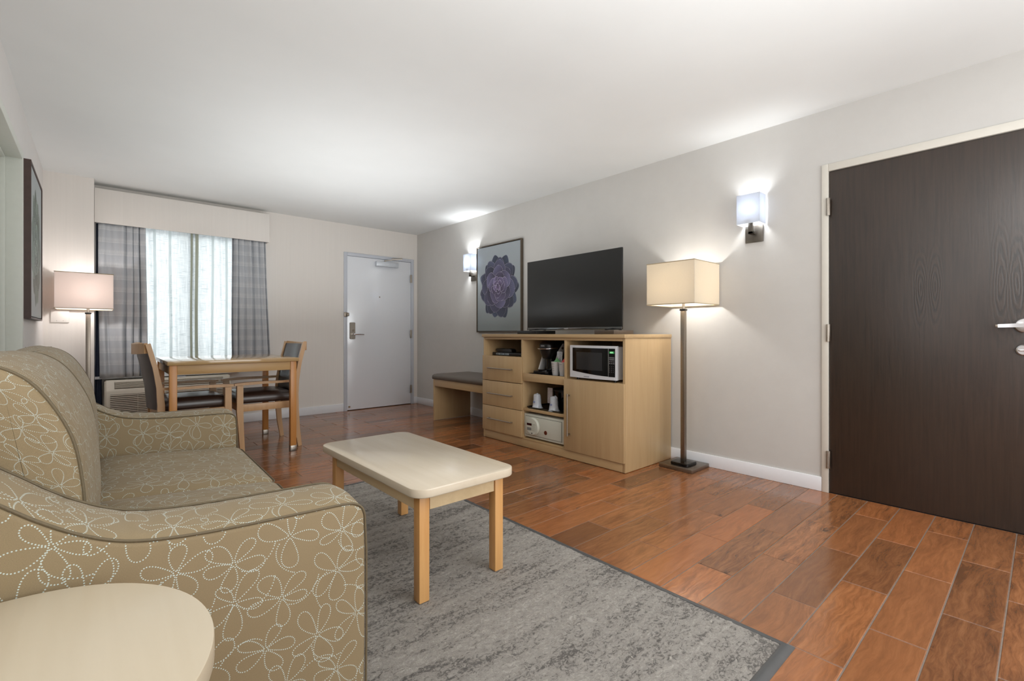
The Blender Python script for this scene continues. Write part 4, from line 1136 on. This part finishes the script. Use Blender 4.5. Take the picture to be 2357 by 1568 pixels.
# safe
M_safe = plain('ivory_enamel', rgb(196, 197, 184), .4, var=.01)
sf = thing('room_safe', 'ivory electronic safe with round keypad in the bottom niche', 'safe', (3.10, 2.847, .0835))
part('body', MB().box((2.872, 2.606, .0985), (3.25, 3.086, .302), .005), M_safe, sf)
dd = part('door', MB().box((2.868, 2.634, .120), (2.8735, 3.064, .281), .0012), M_safe, sf)
part('door_gap', MB().box((2.8705, 2.630, .1165), (2.8715, 3.068, .2845)), plain('safe_gap', rgb(96, 98, 86), .7), sf)
dl = part('keypad_dial', MB().lathe((2.868, 2.967, .199), [(.078, 0), (.078, -.006), (.070, -.017), (.062, -.018)], 40, 'X'), M_safe, sf)
part('red_display', MB().box((2.8485, 2.968, .208), (2.8498, 3.028, .227)), plain('dark_red_window', rgb(44, 6, 10), .15), dl)
part('card_slot', MB().box((2.8485, 2.972, .166), (2.8498, 3.024, .190)), plain('slot_grey', rgb(122, 124, 118), .4), dl)
for r_ in range(4):
    for c_ in range(3):
        part('key', MB().box((2.847, 2.950 - c_ * .016, .218 - r_ * .017), (2.8500, 2.959 - c_ * .016, .227 - r_ * .017), .0005, 1), plain('key_ivory', rgb(184, 185, 172), .4) if r_ == c_ == 0 else bpy.data.materials['key_ivory'], dl)
part('keyhole', MB().cyl((2.8485, 2.965, .142), (2.850, 2.965, .142), .006, n=12), M_black, dl)
part('badge', MB().lathe((2.8675, 2.815, .166), [(.0001, -.0015), (.017, -.0012), (.018, 0)], 28, 'X'), plain('copper_badge', rgb(118, 62, 44), .35, .7), dd)

# microwave
M_mw = plain('microwave_white', rgb(205, 207, 210), .35, var=.01)
mw = thing('microwave', 'white microwave with black curved window and green clock in the console', 'microwave', (3.05, 2.30, .649))
part('case', MB().box((2.875, 2.080, .668), (3.25, 2.518, .914), .006), M_mw, mw)
part('vent_panel', MB().box((2.98, 2.0788, .70), (3.12, 2.0805, .88), .0006), plain('mw_vent', rgb(160, 160, 162), .5), mw)
def bowed(q):
    x, y, z = q
    return (x - .012 * (1 - ((y - 2.30) / .226) ** 2) * 1.0, y, z)
def bow_panel(pts, x0, x1):
    n = 24; ys_ = np.linspace(pts[0], pts[1], n + 1); vs = []
    for x in (x0, x1):
        for y in ys_:
            k = (y - pts[0]) / (pts[1] - pts[0])
            vs.append(bowed((x, y, pts[2](k)))); vs.append(bowed((x, y, pts[3](k))))
    m = 2 * (n + 1); fs = []
    for i in range(n):
        a = 2 * i; fs += [(a, a + 2, a + 3, a + 1), (m + a, m + a + 1, m + a + 3, m + a + 2), (a, m + a, m + a + 2, a + 2), (a + 1, a + 3, m + a + 3, m + a + 1)]
    fs += [(0, 1, m + 1, m), (2 * n, m + 2 * n, m + 2 * n + 1, 2 * n + 1)]
    return MB().raw(vs, fs)
fr_ = part('front_frame', bow_panel((2.076, 2.525, lambda k: .668, lambda k: .921), 2.852, 2.878), M_mw, mw)
low = lambda k: .690 + .030 * abs(2 * (k * .395 + .0) - .62) ** 1.6
part('door_glass', bow_panel((2.145, 2.494, lambda k: .694 + .026 * k ** 1.5, lambda k: .902), 2.8505, 2.854), M_black_gl, mw)
part('inner_window', bow_panel((2.196, 2.451, lambda k: .733, lambda k: .869), 2.8496, 2.851), plain('mesh_window', rgb(46, 47, 48), .12, var=.05, scale=300), mw)
part('trim_line', bow_panel((2.140, 2.1435, lambda k: .692, lambda k: .905), 2.8495, 2.853), M_chrome, mw)
cp = part('control_panel', bow_panel((2.086, 2.1385, lambda k: .692, lambda k: .902), 2.8505, 2.854), M_black_gl, mw)
M_disp = NT('green_clock_glow'); M_disp.color(rgb(30, 80, 40)); M_disp.b.inputs['Emission Color'].default_value = (.08, .5, .14, 1); M_disp.b.inputs['Emission Strength'].default_value = .35; M_disp = M_disp.mat
M_dig = NT('green_digits'); M_dig.b.inputs['Emission Color'].default_value = (.35, 1, .45, 1); M_dig.b.inputs['Emission Strength'].default_value = 1.1; M_dig = M_dig.mat
part('clock_display', bow_panel((2.092, 2.133, lambda k: .865, lambda k: .881), 2.8497, 2.851), M_disp, cp)
text('clock_digits', '4:33', .0145, (2.8428, 2.1125, .873), ROT_R, M_dig, cp, ext=.0001)
M_key = plain('key_print', rgb(140, 140, 142), .5)
for r_ in range(2):
    part('key_block', bow_panel((2.091, 2.135, lambda k: .829 - r_ * .014, lambda k: .840 - r_ * .014), 2.8498, 2.851), plain('grey_keys', rgb(92, 92, 94), .5) if r_ == 0 else bpy.data.materials['grey_keys'], cp)
kn = iter(['123', '456', '789', '*0#'])
for r_, z in enumerate((.802, .789, .770, .756, .742, .728)):
    for c_ in range(3):
        y = 2.129 - c_ * .0165
        if 1 < r_: 
            lab = ['123', '456', '789', 'C0S'][r_ - 2][c_]
            text('key', lab, .010, (2.8428 + .0006, y, z), ROT_R, M_key, cp, ext=.0001)
        else:
            part('key', bow_panel((y - .005, y + .005, lambda k: z, lambda k: z + .005), 2.8496, 2.851), M_key, cp)
part('open_button', bow_panel((2.088, 2.138, lambda k: .672, lambda k: .688), 2.8508, 2.853), M_mw, mw)
text('lettering', 'FRIGIDAIRE', .0105, (2.8385, 2.345, .680), ROT_R, M_print_b, fr_, ext=.0001)
for y in (2.12, 2.48):
    for x in (2.90, 3.2): part('foot', MB().cyl((x, y, .6495), (x, y, .668), .012, n=12), M_black, mw)

# ------------------------------------------------------------------ television
tv = thing('television', 'black flat-screen television standing on two low blocks on the cabinet', 'television', (3.17, 2.75, 1.04))
TX = 3.11; ty0, ty1, tz0, tz1 = 2.212, 3.303, 1.047, 1.699
M_scr = plain('tv_screen', rgb(34, 34, 33), .34, var=.01, spec=.3)
part('housing', MB().box((TX + .004, ty0, tz0), (TX + .022, ty1, tz1), .003).box((TX + .02, ty0 + .16, tz0 + .04), (TX + .06, ty1 - .16, tz1 - .16), .012), M_black, tv)
part('screen', MB().box((TX + .001, ty0 + .004, tz0 + .022), (TX + .0055, ty1 - .004, tz1 - .004), .001), M_scr, tv)
part('lower_bezel', MB().box((TX - .001, ty0, tz0 - .002), (TX + .006, ty1, tz0 + .021), .002), plain('gunmetal_bezel', rgb(110, 110, 110), .12, .9), tv)
text('lettering', 'PHILIPS', .014, (TX - .0016, 2.80, tz0 + .009), ROT_R, M_print_w, tv)
for y in (3.17, 2.30):
    part('stand_foot', MB().sweep([(TX - .085, y, 1.046), (TX - .01, y, 1.052), (TX + .03, y, 1.060)], .024, .008).sweep([(TX + .03, y, 1.062), (TX + .11, y, 1.046)], .024, .008), M_black_gl, tv)
def block(y0, y1, mat, label):
    return part('riser_block', MB().box((2.985, y0, 1.0085), (3.245, y1, 1.0405), .002), mat, None, label=label, cat='block', group=None, loc=(3.115, (y0 + y1) / 2, 1.0085))
block(3.055, 3.305, M_black, 'black riser block under the television foot beside the picture')
block(2.195, 2.385, plain('brown_block', rgb(74, 62, 52), .4), 'dark brown riser block under the television foot beside the floor lamp')

# ------------------------------------------------------------------ bench
bn = thing('luggage_bench', 'maple bench with taupe padded top between the console and the far corner', 'bench', (3.2, 4.2, 0))
part('leg_panel', MB().box((2.945, 4.700, .004), (3.465, 4.722, .4845), .001), M_maple, bn)
part('front_rail', MB().box((2.945, 3.672, .404), (2.965, 4.6995, .4845), .001), M_maple_y, bn)
part('rear_rail', MB().box((3.445, 3.672, .404), (3.465, 4.6995, .4845), .001), M_maple_y, bn)
part('leg_panel', MB().box((2.966, 3.672, .004), (3.444, 3.694, .4845), .001), M_maple, bn)
part('cushion', MB().rings(rrect(2.930, 3.672, 3.478, 4.738, .02, 4), [(.4855, .004), (.488, 0), (.515, -.001), (.530, .004), (.541, .018), (.546, .04), (.549, .09)], 'xy', None, 'scale'), M_vinyl_g, bn, smooth=60)

# ------------------------------------------------------------------ floor lamps
def floor_lamp(label, px, py, sx, sy, bx, by, shade_m, zt, zb, hs, power, colr, base_h=.265):
    t = thing('floor_lamp', label, 'floor lamp', (bx, by, 0))
    b_ = base_h / 2
    part('base', MB().box((bx - b_, by - b_, .0), (bx + b_, by + b_, .030), .003), M_nickel_d, t)
    part('upper_base', MB().rings(rrect(px - .072, py - .072, px + .072, py + .072, .018, 5), [(.0305, .002), (.033, 0), (.048, 0), (.052, .004)], 'xy'), M_black_gl, t)
    part('pole', MB().box((px - .0165, py - .0165, .052), (px + .0165, py + .0165, 1.185), .002), M_nickel_d, t)
    part('collar', MB().box((px - .022, py - .022, 1.185), (px + .022, py + .022, 1.200), .004), M_black, t)
    part('socket', MB().cyl((px, py, 1.20), (px, py, 1.31), .011, n=16), M_nickel, t)
    part('bulb', MB().lathe((px, py, 1.31), [(.012, 0), (.016, .015), (.03, .05), (.026, .078), (.01, .09)], 20), M_bulb, t)
    sh = MB(); h = hs; w = .0012
    x0, x1, y0, y1 = sx - h, sx + h, sy - h, sy + h
    for i in range(1): pass
    sh.box((x0, y0, zb), (x0 + w, y1, zt)).box((x1 - w, y0, zb), (x1, y1, zt)).box((x0 + w, y0, zb), (x1 - w, y0 + w, zt)).box((x0 + w, y1 - w, zb), (x1 - w, y1, zt))
    so = part('lamp_shade', sh, shade_m, t, smooth=0)
    e = .0035
    for z in (zb, zt):
        part('shade_trim', MB().tube([(x0, y0, z), (x1, y0, z), (x1, y1, z), (x0, y1, z)], e, 4, True), plain('shade_binding', rgb(176, 160, 130), .7) if 'shade_binding' not in bpy.data.materials else bpy.data.materials['shade_binding'], so)
    part('spider', MB().tube([(x0, py, zt - .02), (x1, py, zt - .02)], .002, 6).tube([(px, y0, zt - .02), (px, y1, zt - .02)], .002, 6).tube([(px, py, 1.40), (px, py, zt - .02)], .002, 6), M_nickel, t)
    point('floor_lamp_light', (px, py, 1.375), power, colr, .03)
    return t
floor_lamp('square-shaded floor lamp with warm ivory shade beside the console, against the right wall', 3.318, 1.803, 3.297, 1.797, 3.345, 1.815, M_shade, 1.532, 1.228, .1885, 6.5, (1, .98, .95))
floor_lamp('square-shaded floor lamp with white shade in the corner behind the sofa', -.055, 5.59, -.075, 5.595, -.07, 5.60, M_shade_w, 1.53, 1.228, .187, 4.2, (1, .97, .96))

# ------------------------------------------------------------------ wall sconces
def sconce(label, yc, power):
    t = thing('wall_sconce', label, 'wall lamp', (XR, yc, 1.66), 0, 'wall sconces on the right wall')
    pl = part('back_plate', MB().box((XR - .012, yc - .060, 1.660), (XR - .0005, yc + .060, 1.778), .002), M_plate, t)
    part('bracket_arm', MB().box((XR - .075, yc - .016, 1.712), (XR - .012, yc + .016, 1.728), .001).box((XR - .075, yc - .016, 1.712), (XR - .058, yc + .016, 1.800), .001), M_plate, t)
    X0, X1, Y0_, Y1_, Z0, Z1 = XR - .118, XR - .006, yc - .077, yc + .077, 1.778, 1.982
    w = .003
    part('shade', MB().box((X0, Y0_, Z0), (X0 + w, Y1_, Z1), .001, 1).box((X0 + w, Y0_, Z0), (X1, Y0_ + w, Z1)).box((X0 + w, Y1_ - w, Z0), (X1, Y1_, Z1)), M_glass_sh, t, smooth=0)
    part('shade_holder', MB().box((X0 + w, yc - .02, 1.800), (X1 - .03, yc + .02, 1.804)).cyl((XR - .066, yc, 1.804), (XR - .066, yc, 1.84), .013, n=16), M_nickel, t)
    part('bulb', MB().lathe((XR - .066, yc, 1.84), [(.012, 0), (.018, .02), (.024, .042), (.018, .062), (.006, .07)], 20), M_bulb, t)
    point('sconce_light', (XR - .066, yc, 1.885), power, (.94, .97, 1.0), .045)
sconce('nickel wall sconce with frosted box shade beside the dark door', 1.362, 4.6)
sconce('nickel wall sconce with frosted box shade beside the purple succulent picture', 4.66, 13)
